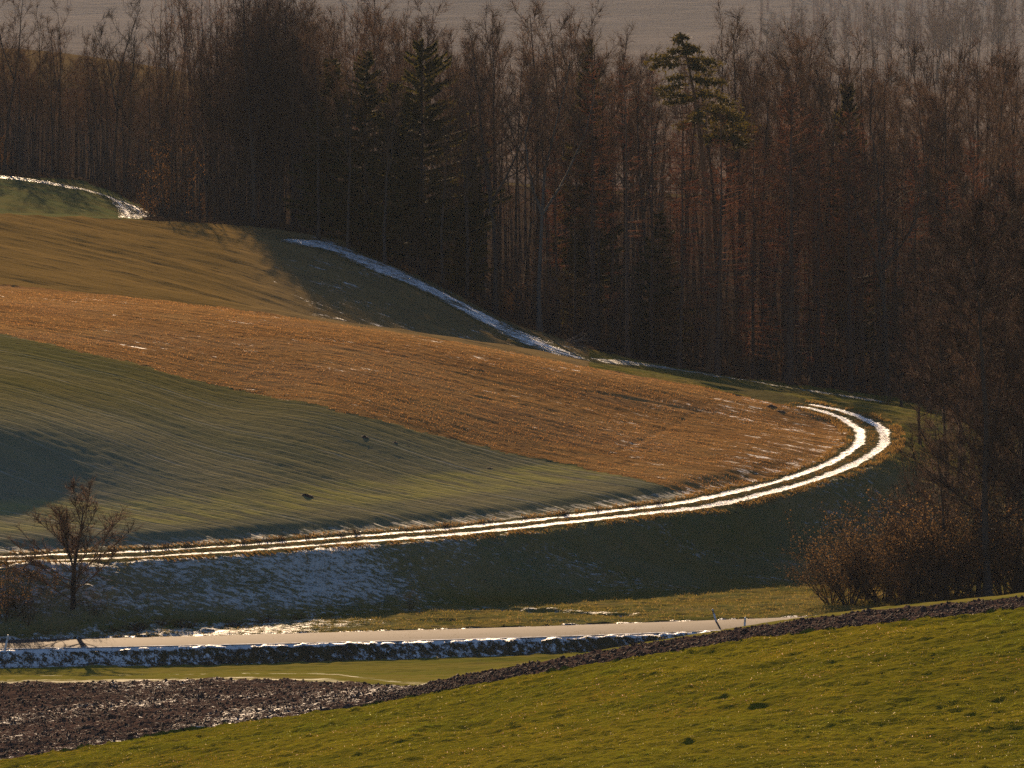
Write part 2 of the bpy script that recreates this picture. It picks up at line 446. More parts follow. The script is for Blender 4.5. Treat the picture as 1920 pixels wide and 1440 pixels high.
M['far'] = ground_mat('far_fields', (0.12, 0.085, 0.04), (0.08, 0.065, 0.03), None, fine=0.3, coarse=0.01, bump=0.5, dist=0.1, snow_scale=0.05)

# ------------------------------------------------------------------ terrain grid split into the fields one sees
pxs = np.concatenate([[-2900, -2300, -1800, -1400, -1100, -850], np.arange(-650, -60, 24), np.arange(-60, 1985, 5.6), np.arange(1985, 2600, 24), [2750, 3000, 3300, 3700, 4200, 4800]])
Dg = np.concatenate([np.arange(-60, 180, 8), np.arange(180, 276, 1.5), np.arange(276, 346, 0.28), np.arange(346, 392, 0.36), np.arange(392, 414, 0.2), np.arange(414, 500, 0.3), np.arange(500, 624, 0.45), np.arange(624, 740, 1.2),
                     np.arange(740, 1160, 8), np.arange(1160, 8020, 140)])
sg = (pxs - 960.0) / F * 1.0055
SG, DG = np.meshgrid(sg, Dg, indexing='ij')
XG = SG * np.maximum(DG, 150.0); YG = DG.copy()
ZG = base_z(XG, YG)
nu, nv = XG.shape
xf, yf = XG.ravel(), YG.ravel()
sf = np.clip(xf / np.maximum(yf, 150), S_T[0], S_T[-1])
cd = {n: cD(n, sf) for n in ('edge', 'soil', 'toe', 'road0', 'road1', 'bank0', 'bank1', 'head', 'mid', 'crest', 'dip', 'wood', 'w2', 'w3', 'vale')}
pxf, pyf = project(xf, yf, ZG.ravel())
td, ti = poly_dist(TRK, xf, yf, 14.0)
td2, ti2 = poly_dist(TRK2, xf, yf, 6.0)
tse, _ = poly_dist(SNOWEDGE, xf, yf, 6.0)
onA = (ti <= TRK_SPLIT + 25) & (np.abs(td) < 90)
gD = np.interp(sf, GS, GLINE[:, 1]) + 0.35 * vn(xf * 1.1, yf * 1.1, 5) + 0.45 * vn(xf * .35, yf * .35, 6) + 0.3 * vn(xf * 2.5, yf * 2.5, 7)
jit = 0.25 * vn(xf * 1.5, yf * 1.5, 8)

D = yf
REG = np.full(xf.shape, 11)                    # 11 far fields
REG[(D > 2300) | ((D > 940) & (pxf > 420))] = 12
names = ['pasture', 'plough', 'strip', 'verge', 'meadow', 'track', 'green', 'stubble', 'upper', 'corner', 'litter', 'far', 'hill']
onames = ['pasture_field', 'ploughed_field', 'winter_crop_strip', 'road_embankment', 'bank_meadow_ground', 'farm_track', 'green_crop_field', 'stubble_field', 'upper_field', 'corner_field', 'wood_floor_ground', 'far_fields_ground', 'far_hills']
REG[D < 940] = 10
edge = cd['edge'] + 1.2 * jit
REG[D < cd['wood'] + jit] = 8
REG[(D > cd['wood'] + jit) & (pxf < 262) & (D < 720)] = 9
REG[(D > cd['wood'] + jit) & (pxf < 262) & (D > cd['w3'] + 3 + jit) & (D < 830)] = 10
right_of = (pxf > 1105) & (D > cd['crest'] - 1)      # strip of grass behind the brow
REG[right_of & (D < cd['wood'] + jit)] = 4
REG[D < cd['crest'] + 1.0] = 7
REG[(D < gD) & (D < cd['crest'])] = 6
# outside of the track loop on the camera's side and right of the bend
inside = np.zeros(xf.shape, bool)
LOOP = np.concatenate([TRK[:TRK_SPLIT + 1], [[21.4, 700], [-120, 700], [-120, 415.7]]])
def in_poly(P, X, Y):
    r = np.zeros(X.shape, bool); j = len(P) - 1
    for i in range(len(P)):
        c = ((P[i, 1] > Y) != (P[j, 1] > Y))
        xi = (P[j, 0] - P[i, 0]) * (Y - P[i, 1]) / (P[j, 1] - P[i, 1] + 1e-12) + P[i, 0]
        r ^= c & (X < xi); j = i
    return r
LOOPS = LOOP[np.concatenate([np.arange(0, TRK_SPLIT + 1, 2), np.arange(TRK_SPLIT + 1, len(LOOP))])]
cand = (D > 405) & (D < 500)
inside[cand] = in_poly(LOOPS, xf[cand], yf[cand])
REG[(D < 500) & (D < cd['crest'] + 6) & ~inside & (D > cd['road1']) & ((REG == 7) | (REG == 6) | (REG == 8))] = 4
REG[(D < cd['road1'] + 0.5)] = 3
REG[(D < cd['toe'] - 0.3 + jit)] = 2
soil = cd['soil'] + 0.7 * jit
REG[(D < soil)] = 1
REG[(D < edge)] = 0
trk = (np.abs(td) < 2.0 + jit) & onA
REG[trk] = 5
REG[(np.abs(td) < 4.2 + 3 * jit) & ~onA & (ti > TRK_SPLIT)] = 5
REG[(np.abs(td2) < 2.0 + jit) & (D > 640)] = 5

# fine relief of each ground
dz = np.zeros(xf.shape)
near = (D > 250) & (D < 760)
def add(reg, val):
    m_ = (REG == reg) & near
    dz[m_] += val(xf[m_], yf[m_])
add(0, lambda x, y: 0.10 * vn(x / 2.6, y / 2.6, 1) + 0.055 * vn(x / .75, y / .75, 2) + 0.06 * vn(x / .36, y / .36, 3) + 0.12 * np.maximum(0, vn(x / .55, y / .55, 4) - 0.66) / .34)
add(1, lambda x, y: 0.10 * vn(x / 1.1, y / .7, 11) + 0.13 * np.abs(vn(x / .55, y / .5, 12)) + 0.09 * vn(x / .3, y / .3, 13))
add(2, lambda x, y: 0.03 * vn(x / 1.2, y / .8, 21) + 0.03 * vn(x / .5, y / .4, 22))
add(3, lambda x, y: 0.10 * vn(x / .9, y / 1.1, 31) + 0.07 * vn(x / .4, y / .5, 32))
add(4, lambda x, y: 0.08 * vn(x / 1.4, y / 1.2, 41) + 0.06 * vn(x / .55, y / .5, 42))
add(5, lambda x, y: 0.03 * vn(x / .5, y / .5, 51))
def grn(x, y):
    u, v = x * math.cos(R(30)) - y * math.sin(R(30)), x * math.sin(R(30)) + y * math.cos(R(30))
    return 0.022 * vn(u / 7, v / .42, 61) + 0.022 * vn(u / .6, v / .35, 62) + 0.03 * vn(u / 14, v / 1.6, 63)
add(6, grn)
rx = lambda x, y, a: (x * math.cos(a) - y * math.sin(a), x * math.sin(a) + y * math.cos(a))
def stub(x, y):
    u, v = rx(x, y, R(26))
    return 0.028 * vn(u / 5, v / .40, 71) + 0.032 * vn(u / .8, v / .3, 72) + 0.015 * vn(u / 8, v / 1.2, 73)
add(7, stub)
def upp(x, y):
    u, v = rx(x, y, R(60))
    return 0.14 * vn(u / 30, v / .9, 81) + 0.06 * vn(u / 3, v / .5, 82) + 0.1 * vn(u / 60, v / 2.4, 83)
add(8, upp)
add(9, lambda x, y: 0.25 * vn(x / 9, y / 14, 91))
add(10, lambda x, y: 0.15 * vn(x / 1.5, y / 1.5, 101) + 0.3 * vn(x / 5, y / 5, 102))
# wheel ruts and crown of the farm track, gully under the bank, tussocks at the left of the bank
dz -= 0.025 * sstep(0.6, 0.15, np.abs(np.abs(td) - 0.92)) * onA
gully = hitsG = np.array([hit(px, py, 405) for px, py in ((180, 1188), (300, 1181), (420, 1173), (540, 1158), (640, 1150), (760, 1145), (900, 1141), (1050, 1146), (1160, 1152))])
GUL, _ = resample(gully)
tg, _ = poly_dist(GUL, xf, yf, 6.0)
dz -= 0.45 * sstep(1.3, 0.2, np.abs(tg)) * (REG == 4) * (0.7 + 0.5 * vn(xf / 2, yf / 2, 44))
lb = sstep(-17, -26, xf) * sstep(404.5, 407, yf) * sstep(419, 414, yf)
dz += lb * (0.35 * vn(xf / 1.3, yf / 1.3, 45) + 0.2 * vn(xf / .6, yf / .6, 46) + 0.5 * sstep(407, 411, yf))
roadm = (D > cd['road0'] - 0.15) & (D < cd['road1'] + 0.15)
dz[roadm] *= 0.0
dz[roadm] -= 0.02
# old wheel ruts across the stubble
for line in ([(250, 590), (420, 611), (600, 640), (780, 674), (960, 706)], [(1110, 735), (1200, 751), (1310, 771)], [(1310, 771), (1230, 812), (1140, 855)], [(0, 600), (200, 640), (420, 690)], [(700, 700), (900, 745), (1050, 775)]):
    RL, _ = resample(np.array([hit(px, py, 400) for px, py in line]))
    tr_, _ = poly_dist(RL, xf, yf, 3.0)
    dz -= 0.06 * sstep(0.45, 0.10, np.abs(tr_) + 0.12 * vn(xf * 1.3, yf * 1.3, 74)) * (REG == 7)
# the track bed lies level across
bed = 0.62 * sstep(5.0, 1.8, np.abs(td)) * onA * (D < 500)
zc = base_z(TRK[ti, 0], TRK[ti, 1])
ZF = ZG.ravel() * (1 - bed) + (zc + 0.03) * bed + dz

# how much snow lies where
snow = np.zeros(xf.shape)
def sset(m_, v): snow[m_] = np.maximum(snow[m_], (v if np.isscalar(v) else v[m_]))
sset(REG == 0, 0.20 + 0.06 * vn(xf / 9, yf / 6, 201))
sset(REG == 1, 0.43 + 0.05 * vn(xf / 7, yf / 4, 202) - 0.12 * (pxf > 780))
sset(REG == 2, 0.30 - 0.14 * (pxf > 820) + 0.20 * sstep(0.9, 0.05, np.abs(((D - cd['soil']) / np.maximum(cd['toe'] - cd['soil'], 1)) - 0.08) / 0.25) + 0.18 * sstep(.12, .02, np.abs((D - cd['soil']) / np.maximum(cd['toe'] - cd['soil'], 1) - 0.55)) - .1 * sstep(.65, .8, (D - cd['soil']) / np.maximum(cd['toe'] - cd['soil'], 1)))
sset(REG == 3, 0.47 + 0.05 * vn(xf / 6, yf / 3, 203) + 0.03 * sstep(-10, -30, xf))
sset((REG == 3) & (D > cd['road0'] - 0.55) & (D < cd['road0'] + .3), 0.60)
sset((REG == 3) & (D > cd['road1'] - .3), 0.50)
lf = np.clip((D - cd['bank0']) / np.maximum(cd['bank1'] - cd['bank0'], 1), -1, 2)
bk = 0.405 + 0.115 * sstep(1250, 450, pxf) * sstep(0.05, 0.35, lf) + 0.07 * vn(xf / 6, yf / 3, 204) - 0.02 * sstep(1000, 1250, pxf)
bk = np.where(lf < 0.0, 0.30 + 0.05 * vn(xf / 5, yf / 2, 205) + 0.22 * sstep(900, 450, pxf), bk)
bk = np.where(lf > 1.0, 0.22, bk)
sset(REG == 4, bk)
sset((REG == 4) & (np.abs(tg) < 1.6) & (tg > 0), 0.46)
sset((REG == 4) & (D > cd['crest'] + 4), 0.30)
sset((REG == 5) & onA, 0.36)
sset((REG == 5) & ~onA, 0.535 - 0.17 * sstep(1.4, 4.2, np.abs(td)) + 0.08 * vn(xf / 2.5, yf / 2.5, 215))
sset((REG == 5) & (np.abs(td2) < 3) & (D > 640), 0.47)
sset(REG == 6, 0.20 + 0.10 * sstep(700, 880, pyf) + 0.04 * vn(xf / 8, yf / 4, 206) - 0.12 * sstep(300, 700, pxf) * sstep(930, 880, pyf))
sset((REG == 6) & (np.abs(td) < 3.6) & (np.abs(td) > 2.0), 0.50)
sset(REG == 7, 0.345 + 0.075 * sstep(.5, -.2, np.abs(vn(xf / 13, yf / 9, 207))) + .04 * sstep(1300, 1450, pxf))
sset((REG == 7) & (np.abs(td) < 3.4), 0.44)
sset(REG == 8, 0.24 + 0.17 * sstep(430, 600, pxf) * sstep(8, 26, D - cd['crest']) + 0.05 * vn(xf / 8, yf / 8, 208))
sset(REG == 9, 0.30 + 0.1 * vn(xf / 8, yf / 30, 209))
sset(REG == 10, 0.25 + 0.09 * vn(xf / 5, yf / 5, 210))
sset((REG != 5) & (np.abs(tse) < 1.4), 0.52)
sset((REG == 10) & (np.abs(td) < 5) & ~onA, 0.42)
wheel = np.where((REG == 5) & (onA | (np.abs(td2) < 3)), 1.0, 0.0)
wheel *= np.where(np.abs(td2) < 3, 0.6, 0.60 + 0.36 * sstep(300, 1300, pxf))

brow = (REG == 5) & (ti > TRK_SPLIT - 4) & (D < 540) & (np.abs(td) < 9)
wheel[brow] = 0.0
snow[brow] = np.minimum(snow[brow], 0.30)
hd = D - cd['head']
frost = np.zeros(xf.shape)
frost[REG == 6] = (0.03 + 0.16 * sstep(700, 900, pyf) + 0.10 * sstep(500, 100, pxf) * sstep(720, 820, pyf) + 0.03 * vn(xf / 7, yf / 4, 221))[REG == 6]
frost[REG == 4] = (0.03 + 0.10 * sstep(0.0, 0.3, lf) * sstep(1.2, 0.9, lf) * (1 + 0.8 * sstep(1000, 300, pxf)) + 0.05 * vn(xf / 4, yf / 2, 222))[REG == 4]
frost[REG == 8] = (0.02 + 0.10 * sstep(380, 560, pxf))[REG == 8]
frost[REG == 9] = 0.08
frost[REG == 3] = 0.06
frost[REG == 1] = 0.05
frost[REG == 7] = (0.015 + 0.03 * sstep(0.2, 0.7, vn(xf / 9, yf / 5, 223)))[REG == 7]
frost = np.clip(frost, 0, 1) * np.where(REG == 4, 0.30, np.where(REG == 6, 0.30, np.where(REG == 7, 0.35, 0.22)))
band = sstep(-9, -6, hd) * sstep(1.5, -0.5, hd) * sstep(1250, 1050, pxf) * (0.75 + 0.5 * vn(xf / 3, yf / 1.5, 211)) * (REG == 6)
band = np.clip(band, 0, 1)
idg = np.arange(nu * nv).reshape(nu, nv)
Q = np.stack([idg[:-1, :-1], idg[1:, :-1], idg[1:, 1:], idg[:-1, 1:]], -1).reshape(-1, 4)
RQ = REG.reshape(nu, nv)[:-1, :-1].ravel()
VALL = np.stack([xf, yf, ZF], 1)
for r in range(13):
    q = Q[RQ == r]
    if not len(q): continue
    u_, inv = np.unique(q.ravel(), return_inverse=True)
    me = make_mesh(onames[r], VALL[u_], [inv.reshape(-1, 4)], M[names[r]], True)
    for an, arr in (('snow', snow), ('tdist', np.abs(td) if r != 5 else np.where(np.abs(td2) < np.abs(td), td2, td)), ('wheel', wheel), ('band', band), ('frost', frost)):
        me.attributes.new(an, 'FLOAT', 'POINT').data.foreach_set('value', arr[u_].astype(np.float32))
    o = link(onames[r], me)
    tag(o, kind='structure')


def ground_z(X, Y):
    return float(base_z(np.array([X]), np.array([Y]))[0])


# road: a sealed lane with worn edges
t = NT('road_asphalt')
p = t.pos()
col = t.mix(t.ramp(t.noise(p, 0.5, 4, 0.6), 0.35, 0.65), (0.072, 0.052, 0.045), (0.092, 0.067, 0.058))
col = t.mix(t.ramp(t.noise(t.mapping(p, rot=R(-2), scale=(0.06, 1.6, 1)), 1.0, 4, 0.7), 0.46, 0.62), col, (0.055, 0.041, 0.036))
ed = t.attr('edge')
sm = t.ramp(t.math('ADD', ed, t.math('MULTIPLY', t.noise(p, 2.2, 4, 0.7), 0.9)), 1.0, 1.12)
col = t.mix(sm, col, SNOW)
M['road'] = t.finish(col, 0.85, 0.04, t.noise(p, 18, 3), 0.5, 0.01)
rs = np.linspace(-0.13, 0.13, 620)
rows, ea = [], []
for a in np.linspace(0, 1, 13):
    d = cD('road0', rs) * (1 - a) + cD('road1', rs) * a
    x = rs * d
    rows.append(np.stack([x, d, base_z(x, d) + 0.035 + 0.05 * (1 - (2 * a - 1) ** 2)], 1))
    ea.append(np.full(len(rs), sstep(0.14, 0.0, a) * 0.75 + sstep(0.9, 1.0, a) * 0.55))
V = np.concatenate(rows); n = len(rs)
ii = np.arange(12)[:, None] * n + np.arange(n - 1)[None]
q = np.stack([ii, ii + 1, ii + n + 1, ii + n], -1).reshape(-1, 4)
me = make_mesh('road', V, [q], M['road'], True)
me.attributes.new('edge', 'FLOAT', 'POINT').data.foreach_set('value', np.concatenate(ea).astype(np.float32))
tag(link('road', me), kind='structure')

# ------------------------------------------------------------------ the haze of the valley
t = NT('haze_air')
pv = t.n('ShaderNodeVolumePrincipled')
pv.inputs['Color'].default_value = (0.56, 0.61, 0.69, 1)
pv.inputs['Density'].default_value = 0.000042
pv.inputs['Anisotropy'].default_value = 0.0
t.t.links.new(pv.outputs[0], t.out.inputs['Volume'])
hx0, hx1, hy0, hy1, hz0, hz1 = -2900, 2900, -120, 8300, -170, 130
V = [(x, y, z) for x in (hx0, hx1) for y in (hy0, hy1) for z in (hz0, hz1)]
me = make_mesh('haze', V, [[(0, 1, 3, 2), (4, 6, 7, 5), (0, 4, 5, 1), (2, 3, 7, 6), (0, 2, 6, 4), (1, 5, 7, 3)]], t.m)
tag(link('haze', me), 'thin backlit haze hanging in the valley air', 'haze', kind='stuff')

# ------------------------------------------------------------------ plant materials
def wood_mat(name, c1, c2, scale=3.0, rough=0.9, trans=0.0):
    t = NT(name)
    oi = t.n('ShaderNodeObjectInfo')
    p = t.n('ShaderNodeTexCoord').outputs['Object']
    nz = t.noise(t.mapping(p, scale=(1, 1, 0.3)), scale, 3, 0.6)
    f = t.math('ADD', t.math('MULTIPLY', nz, 0.6), t.math('MULTIPLY', oi.outputs['Random'], 0.55))
    return t.finish(t.mix(t.ramp(f, 0.3, 0.85), c1, c2), rough, 0.15, None, trans=trans)


def leaf_mat(name, c1, c2, trans=0.5, tc=None, rough=0.8, spec=0.03):
    t = NT(name)
    p = t.n('ShaderNodeTexCoord').outputs['Object']
    col = t.mix(t.ramp(t.noise(p, 2.3, 3, 0.7), 0.35, 0.65), c1, c2)
    return t.finish(col, rough, spec, None, trans=trans, tcol=tc)


M['bark'] = wood_mat('grey_bark', (0.036, 0.029, 0.025), (0.058, 0.045, 0.037))
M['barkred'] = wood_mat('red_bark', (0.060, 0.036, 0.027), (0.085, 0.050, 0.036))
M['barkpale'] = wood_mat('pale_bark', (0.070, 0.060, 0.052), (0.115, 0.10, 0.09), 1.2)
M['pinebark'] = wood_mat('pine_bark', (0.10, 0.055, 0.03), (0.15, 0.075, 0.04))
M['twig'] = wood_mat('beech_twigs', (0.125, 0.076, 0.046), (0.180, 0.106, 0.062), 0.5, trans=0.42)
M['twiglit'] = wood_mat('deep_wood_twigs', (0.19, 0.115, 0.068), (0.26, 0.150, 0.086), 0.5, trans=0.5)  # lighter twig copy, sunlit glow of the deep wood put into the colour
M['twigdark'] = wood_mat('dark_twigs', (0.058, 0.037, 0.027), (0.088, 0.053, 0.036), 0.5, trans=0.25)
M['larch'] = wood_mat('larch_twigs', (0.25, 0.108, 0.054), (0.33, 0.140, 0.066), 0.5, trans=0.5)
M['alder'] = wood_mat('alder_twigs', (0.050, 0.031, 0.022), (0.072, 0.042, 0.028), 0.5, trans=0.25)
M['needle'] = leaf_mat('spruce_needles', (0.022, 0.030, 0.010), (0.040, 0.046, 0.013), 0.25, (0.10, 0.085, 0.015))
M['pineneedle'] = leaf_mat('pine_needles', (0.028, 0.034, 0.010), (0.048, 0.048, 0.013), 0.25, (0.12, 0.09, 0.016))
M['beechleaf'] = leaf_mat('dry_beech_leaves', (0.09, 0.05, 0.024), (0.13, 0.07, 0.03), 0.4, (0.22, 0.11, 0.035))
M['shrubleaf'] = leaf_mat('dry_shrub_leaves', (0.065, 0.042, 0.026), (0.11, 0.068, 0.036), 0.4, (0.24, 0.14, 0.055))


# ------------------------------------------------------------------ tree growing
class Wood:
    """collects tapering limbs and spikes"""
    def __init__(self):
        self.v, self.f4, self.f3, self.n = [], [], [], 0

    def tube(self, P, rad, sides=5):
        P = np.asarray(P, float); k = len(P)
        T = np.gradient(P, axis=0); T /= np.linalg.norm(T, axis=1)[:, None] + 1e-9
        ref = np.array([0.0, 1.0, 0.03]) if abs(T[0, 2]) > 0.7 else np.array([0.0, 0.05, 1.0])
        A = np.cross(T, ref); A /= np.linalg.norm(A, axis=1)[:, None] + 1e-9
        B = np.cross(T, A)
        an = np.arange(sides) * 2 * math.pi / sides
        ring = P[:, None] + (A[:, None] * np.cos(an)[None, :, None] + B[:, None] * np.sin(an)[None, :, None]) * np.asarray(rad)[:, None, None]
        self.v.append(ring.reshape(-1, 3))
        i = np.arange(k - 1)[:, None] * sides; j = np.arange(sides)[None]
        j2 = (j + 1) % sides
        self.f4.append((np.stack([i + j, i + j2, i + sides + j2, i + sides + j], -1).reshape(-1, 4)) + self.n)
        self.n += k * sides

    def spikes(self, P, Q, r):
        """many thin three-sided twigs from P to Q"""
        P = np.asarray(P); Q = np.asarray(Q); m = len(P)
        if not m: return
        T = Q - P; T /= np.linalg.norm(T, axis=1)[:, None] + 1e-9
        ref = np.where(np.abs(T[:, 2:3]) > 0.8, np.array([[1.0, 0, 0]]), np.array([[0, 0, 1.0]]))
        A = np.cross(T, ref); A /= np.linalg.norm(A, axis=1)[:, None] + 1e-9
        B = np.cross(T, A)
        r = np.broadcast_to(np.asarray(r, float), (m,))[:, None]
        v = np.stack([P + A * r, P + (-0.5 * A + 0.87 * B) * r, P + (-0.5 * A - 0.87 * B) * r, Q], 1)
        self.v.append(v.reshape(-1, 3))
        b = self.n + np.arange(m)[:, None] * 4
        self.f3.append(np.concatenate([b + np.array([[0, 1, 3]]), b + np.array([[1, 2, 3]]), b + np.array([[2, 0, 3]])]))
        self.n += 4 * m

    def tris(self, V):
        V = np.asarray(V); m = len(V)
        self.v.append(V.reshape(-1, 3))
        self.f3.append(self.n + np.arange(m * 3).reshape(-1, 3))
        self.n += 3 * m

    def mesh(self, name, mat, smooth=True):
        fs = []
        if self.f4: fs.append(np.concatenate(self.f4))
        if self.f3: fs.append(np.concatenate(self.f3))
        return make_mesh(name, np.concatenate(self.v), fs, mat, smooth)


def unit(v):
    return v / (np.linalg.norm(v) + 1e-9)


def limb(rs, p, d, L, n, wob, up):
    """a wandering centre line"""
    P = [np.array(p, float)]; d = unit(np.array(d, float))
    for i in range(n):
        d = unit(d + rs.normal(0, wob, 3) + np.array([0, 0, up]))
        P.append(P[-1] + d * L / n)
    return np.array(P)


def along(P, t):
    k = np.clip(np.asarray(t) * (len(P) - 1), 0, len(P) - 1.001)
    i = k.astype(int); a = (k - i)[:, None]
    return P[i] * (1 - a) + P[i + 1] * a, (P[i + 1] - P[i]) / (np.linalg.norm(P[i + 1] - P[i], axis=1)[:, None] + 1e-9)


def twig_fan(W, rs, P, n, l0, l1, r, spread=0.6, up=0.25, sub=2, t0=0.25):
    """twigs and side twigs along a branch"""
    t = rs.uniform(t0, 1.0, n)
    a, T = along(P, t)
    d = T + rs.normal(0, spread, (n, 3)) + np.array([0, 0, up])
    d /= np.linalg.norm(d, axis=1)[:, None]
    L = rs.uniform(l0, l1, n)[:, None]
    W.spikes(a, a + d * L, r)
    for _ in range(sub):
        f = rs.uniform(0.2, 0.85, (n, 1))
        e = d + rs.normal(0, spread * 0.75, (n, 3)); e /= np.linalg.norm(e, axis=1)[:, None]
        W.spikes(a + d * L * f, a + d * L * f + e * L * rs.uniform(0.4, 0.8, (n, 1)), r * 0.75)


def grow_beech(seed, H=26.0, cs=0.42, spread=4.2, limbs=17, fork=0, r0=0.21, lean=0.0, ang=(0.95, 0.45), subs=9, twigs=8, upc=0.08, twl=(0.5, 1.2), crook=0.0):
    rs = np.random.RandomState(seed)
    TR, CR = Wood(), Wood()
    n = 12
    dz_ = H / n
    axes = []
    P = [np.zeros(3)]
    d = np.array([lean, 0, 1.0])
    for i in range(n):
        d = unit(np.array([d[0], d[1], 1.0]) + np.append(rs.normal(0, 0.035 + crook * 0.05, 2), 0))
        P.append(P[-1] + d * dz_)
    P = np.array(P)
    fk = None
    if fork:
        kf = max(2, int(n * fork)); fk = P[kf]
        axes.append((P, 0.0))
        q0 = rs.uniform(0, 6.28)
        for s in range(2 if crook else 1):
            a_ = q0 + s * 2.4
            D0 = np.array([math.cos(a_) * 0.45, math.sin(a_) * 0.45, 1.0])
            Q_ = limb(rs, fk, D0, (H - fk[2]) * rs.uniform(0.75, 0.95), 9, 0.07 + 0.08 * crook, 0.10)
            axes.append((Q_, fk[2] / H))
            TR.tube(Q_, np.linspace(r0 * 0.55, 0.03, len(Q_)), 6)
    else:
        axes.append((P, 0.0))
    rad = r0 * (1 - 0.86 * np.linspace(0, 1, n + 1) ** 0.9) + np.array([0.12 if i == 0 else 0 for i in range(n + 1)])
    TR.tube(P, rad, 7)
    for ai, (A, h0) in enumerate(axes):
        nl = limbs if len(axes) == 1 else int(limbs * 0.62)
        for i in range(nl):
            tt = (i + rs.uniform(0, 0.9)) / nl
            hz = cs + (0.985 - cs) * tt
            ta = np.clip((hz - h0) / (1 - h0), 0.15 if ai else 0, 0.99)
            p, T = along(A, np.array([ta])); p = p[0]
            az = i * 2.4 + rs.uniform(-.5, .5) + ai
            an = ang[0] * (1 - tt) + ang[1] * tt + rs.uniform(-.1, .1)
            dd = np.array([math.cos(az) * math.sin(an), math.sin(az) * math.sin(an), math.cos(an)])
            L = spread * (1.15 - 0.62 * tt) * rs.uniform(0.65, 1.15)
            lb = limb(rs, p, dd, L * 1.25, 6, 0.10 + 0.09 * crook, upc)
            rb = max(0.025, 0.30 * r0 * (1 - 0.6 * tt) * (L / spread))
            CR.tube(lb, np.linspace(rb, 0.012, 7), 4)
            for k in range(subs):
                t2 = rs.uniform(0.2, 1.0)
                a, T = along(lb, np.array([t2])); a = a[0]; T = T[0]
                d2 = unit(T + rs.normal(0, 0.55, 3) + np.array([0, 0, 0.15]))
                L2 = L * rs.uniform(0.28, 0.52) * (1.15 - 0.5 * t2)
                sb = limb(rs, a, d2, L2, 3, 0.13, upc * 0.8)
                CR.tube(sb, np.linspace(rb * 0.38 + 0.006, 0.007, 4), 3)
                twig_fan(CR, rs, sb, twigs, twl[0], twl[1], 0.012)
            twig_fan(CR, rs, lb, 5, twl[0], twl[1], 0.012, t0=0.5)
    # a few small dead stubs low on the stem
    for i in range(5):
        p, T = along(P, np.array([rs.uniform(0.12, cs)])); az = rs.uniform(0, 6.28)
        TR.tube(limb(rs, p[0], (math.cos(az), math.sin(az), 0.25), rs.uniform(.5, 1.6), 3, .12, .02), [0.03, .022, .015, .006], 3)
    return TR, CR


def grow_conifer(seed, H=23.0, cs=0.25, L0=2.7, whorl=0.46, per=5, droop=0.12, hang=0.5, needles=False, twr=0.010, tw=10, r0=0.17, top=0.25, lowdead=True, upturn=0.05, gap=0.0, side=None, clump=1.0):
    rs = np.random.RandomState(seed)
    TR, CR = Wood(), Wood()
    n = 10
    P = np.cumsum(np.vstack([np.zeros(3), np.stack([rs.normal(0, .05, n), rs.normal(0, .05, n), np.full(n, H / n)], 1)]), axis=0)
    TR.tube(P, r0 * (1 - 0.92 * np.linspace(0, 1, n + 1)) + np.array([0.08] + [0] * n), 7)
    h = cs * H
    if lowdead:
        z = 0.10 * H
        while z < h:
            p, _ = along(P, np.array([z / H])); az = rs.uniform(0, 6.28)
            lb = limb(rs, p[0], (math.cos(az), math.sin(az), rs.uniform(-.15, .1)), rs.uniform(0.6, 2.2), 3, 0.08, -0.02)
            TR.tube(lb, [0.024, .018, .012, .005], 3)
            twig_fan(TR, rs, lb, 4, .2, .5, .007, 0.5, -0.2, 0)
            z += rs.uniform(0.25, 0.7)
    while h < H * 0.99:
        t = (h / H - cs) / (1 - cs)
        m = per if rs.rand() > gap else max(1, per - 3)
        for k in range(m):
            az = rs.uniform(0, 6.28)
            L = (L0 * (1 - t) ** 0.75 * (0.55 + 0.45 * min(1, t * 5 + 0.4)) + top) * rs.uniform(0.55, 1.15)
            if side is not None: L *= 1.0 + side * math.cos(az)
            p, _ = along(P, np.array([min(h / H, .995)]))
            el = 0.45 * t - droop
            lb = limb(rs, p[0], (math.cos(az) * math.cos(el), math.sin(az) * math.cos(el), math.sin(el)), L, 5, 0.05, upturn - droop * 0.25)
            CR.tube(lb, np.linspace(0.016 + 0.010 * L / L0, 0.005, 6), 3)
            if needles:
                nn = max(4, int(tw * L))
                tt = rs.uniform(0.10, 1.0, nn)
                a, T = along(lb, tt)
                sd = np.cross(T, np.array([0, 0, 1.0])); sd /= np.linalg.norm(sd, axis=1)[:, None] + 1e-9
                sg_ = rs.choice([-1, 1], nn)[:, None]
                w = (0.16 + 0.42 * (1 - tt) * L / L0)[:, None] * rs.uniform(.6, 1.2, (nn, 1)) * clump
                tip = a + (T * 0.55 + sd * sg_ * 0.8) * w + np.array([0, 0, -1.0]) * hang * w * rs.uniform(.3, 1.3, (nn, 1))
                e = T * 0.11 * clump + rs.normal(0, .03, (nn, 3))
                CR.tris(np.stack([a - e, a + e, tip], 1))
                drop = a + T * 0.1 + np.array([0, 0, -1.0]) * hang * rs.uniform(.15, .55, (nn, 1)) * clump
                CR.tris(np.stack([a - T * 0.13, a + T * 0.13, drop], 1))
                upt = a + T * 0.22 * clump + np.array([0, 0, 0.10]) * rs.uniform(.2, 1.2, (nn, 1)) + rs.normal(0, .06, (nn, 3))
                CR.tris(np.stack([a - sd * .07, a + sd * .07, upt], 1))
            else:
                nn = max(3, int(tw * L / 2))
                twig_fan(CR, rs, lb, nn, .22, .62, twr, 0.5, -hang, 2, t0=0.15)
        h += whorl * rs.uniform(0.6, 1.3)
    return TR, CR


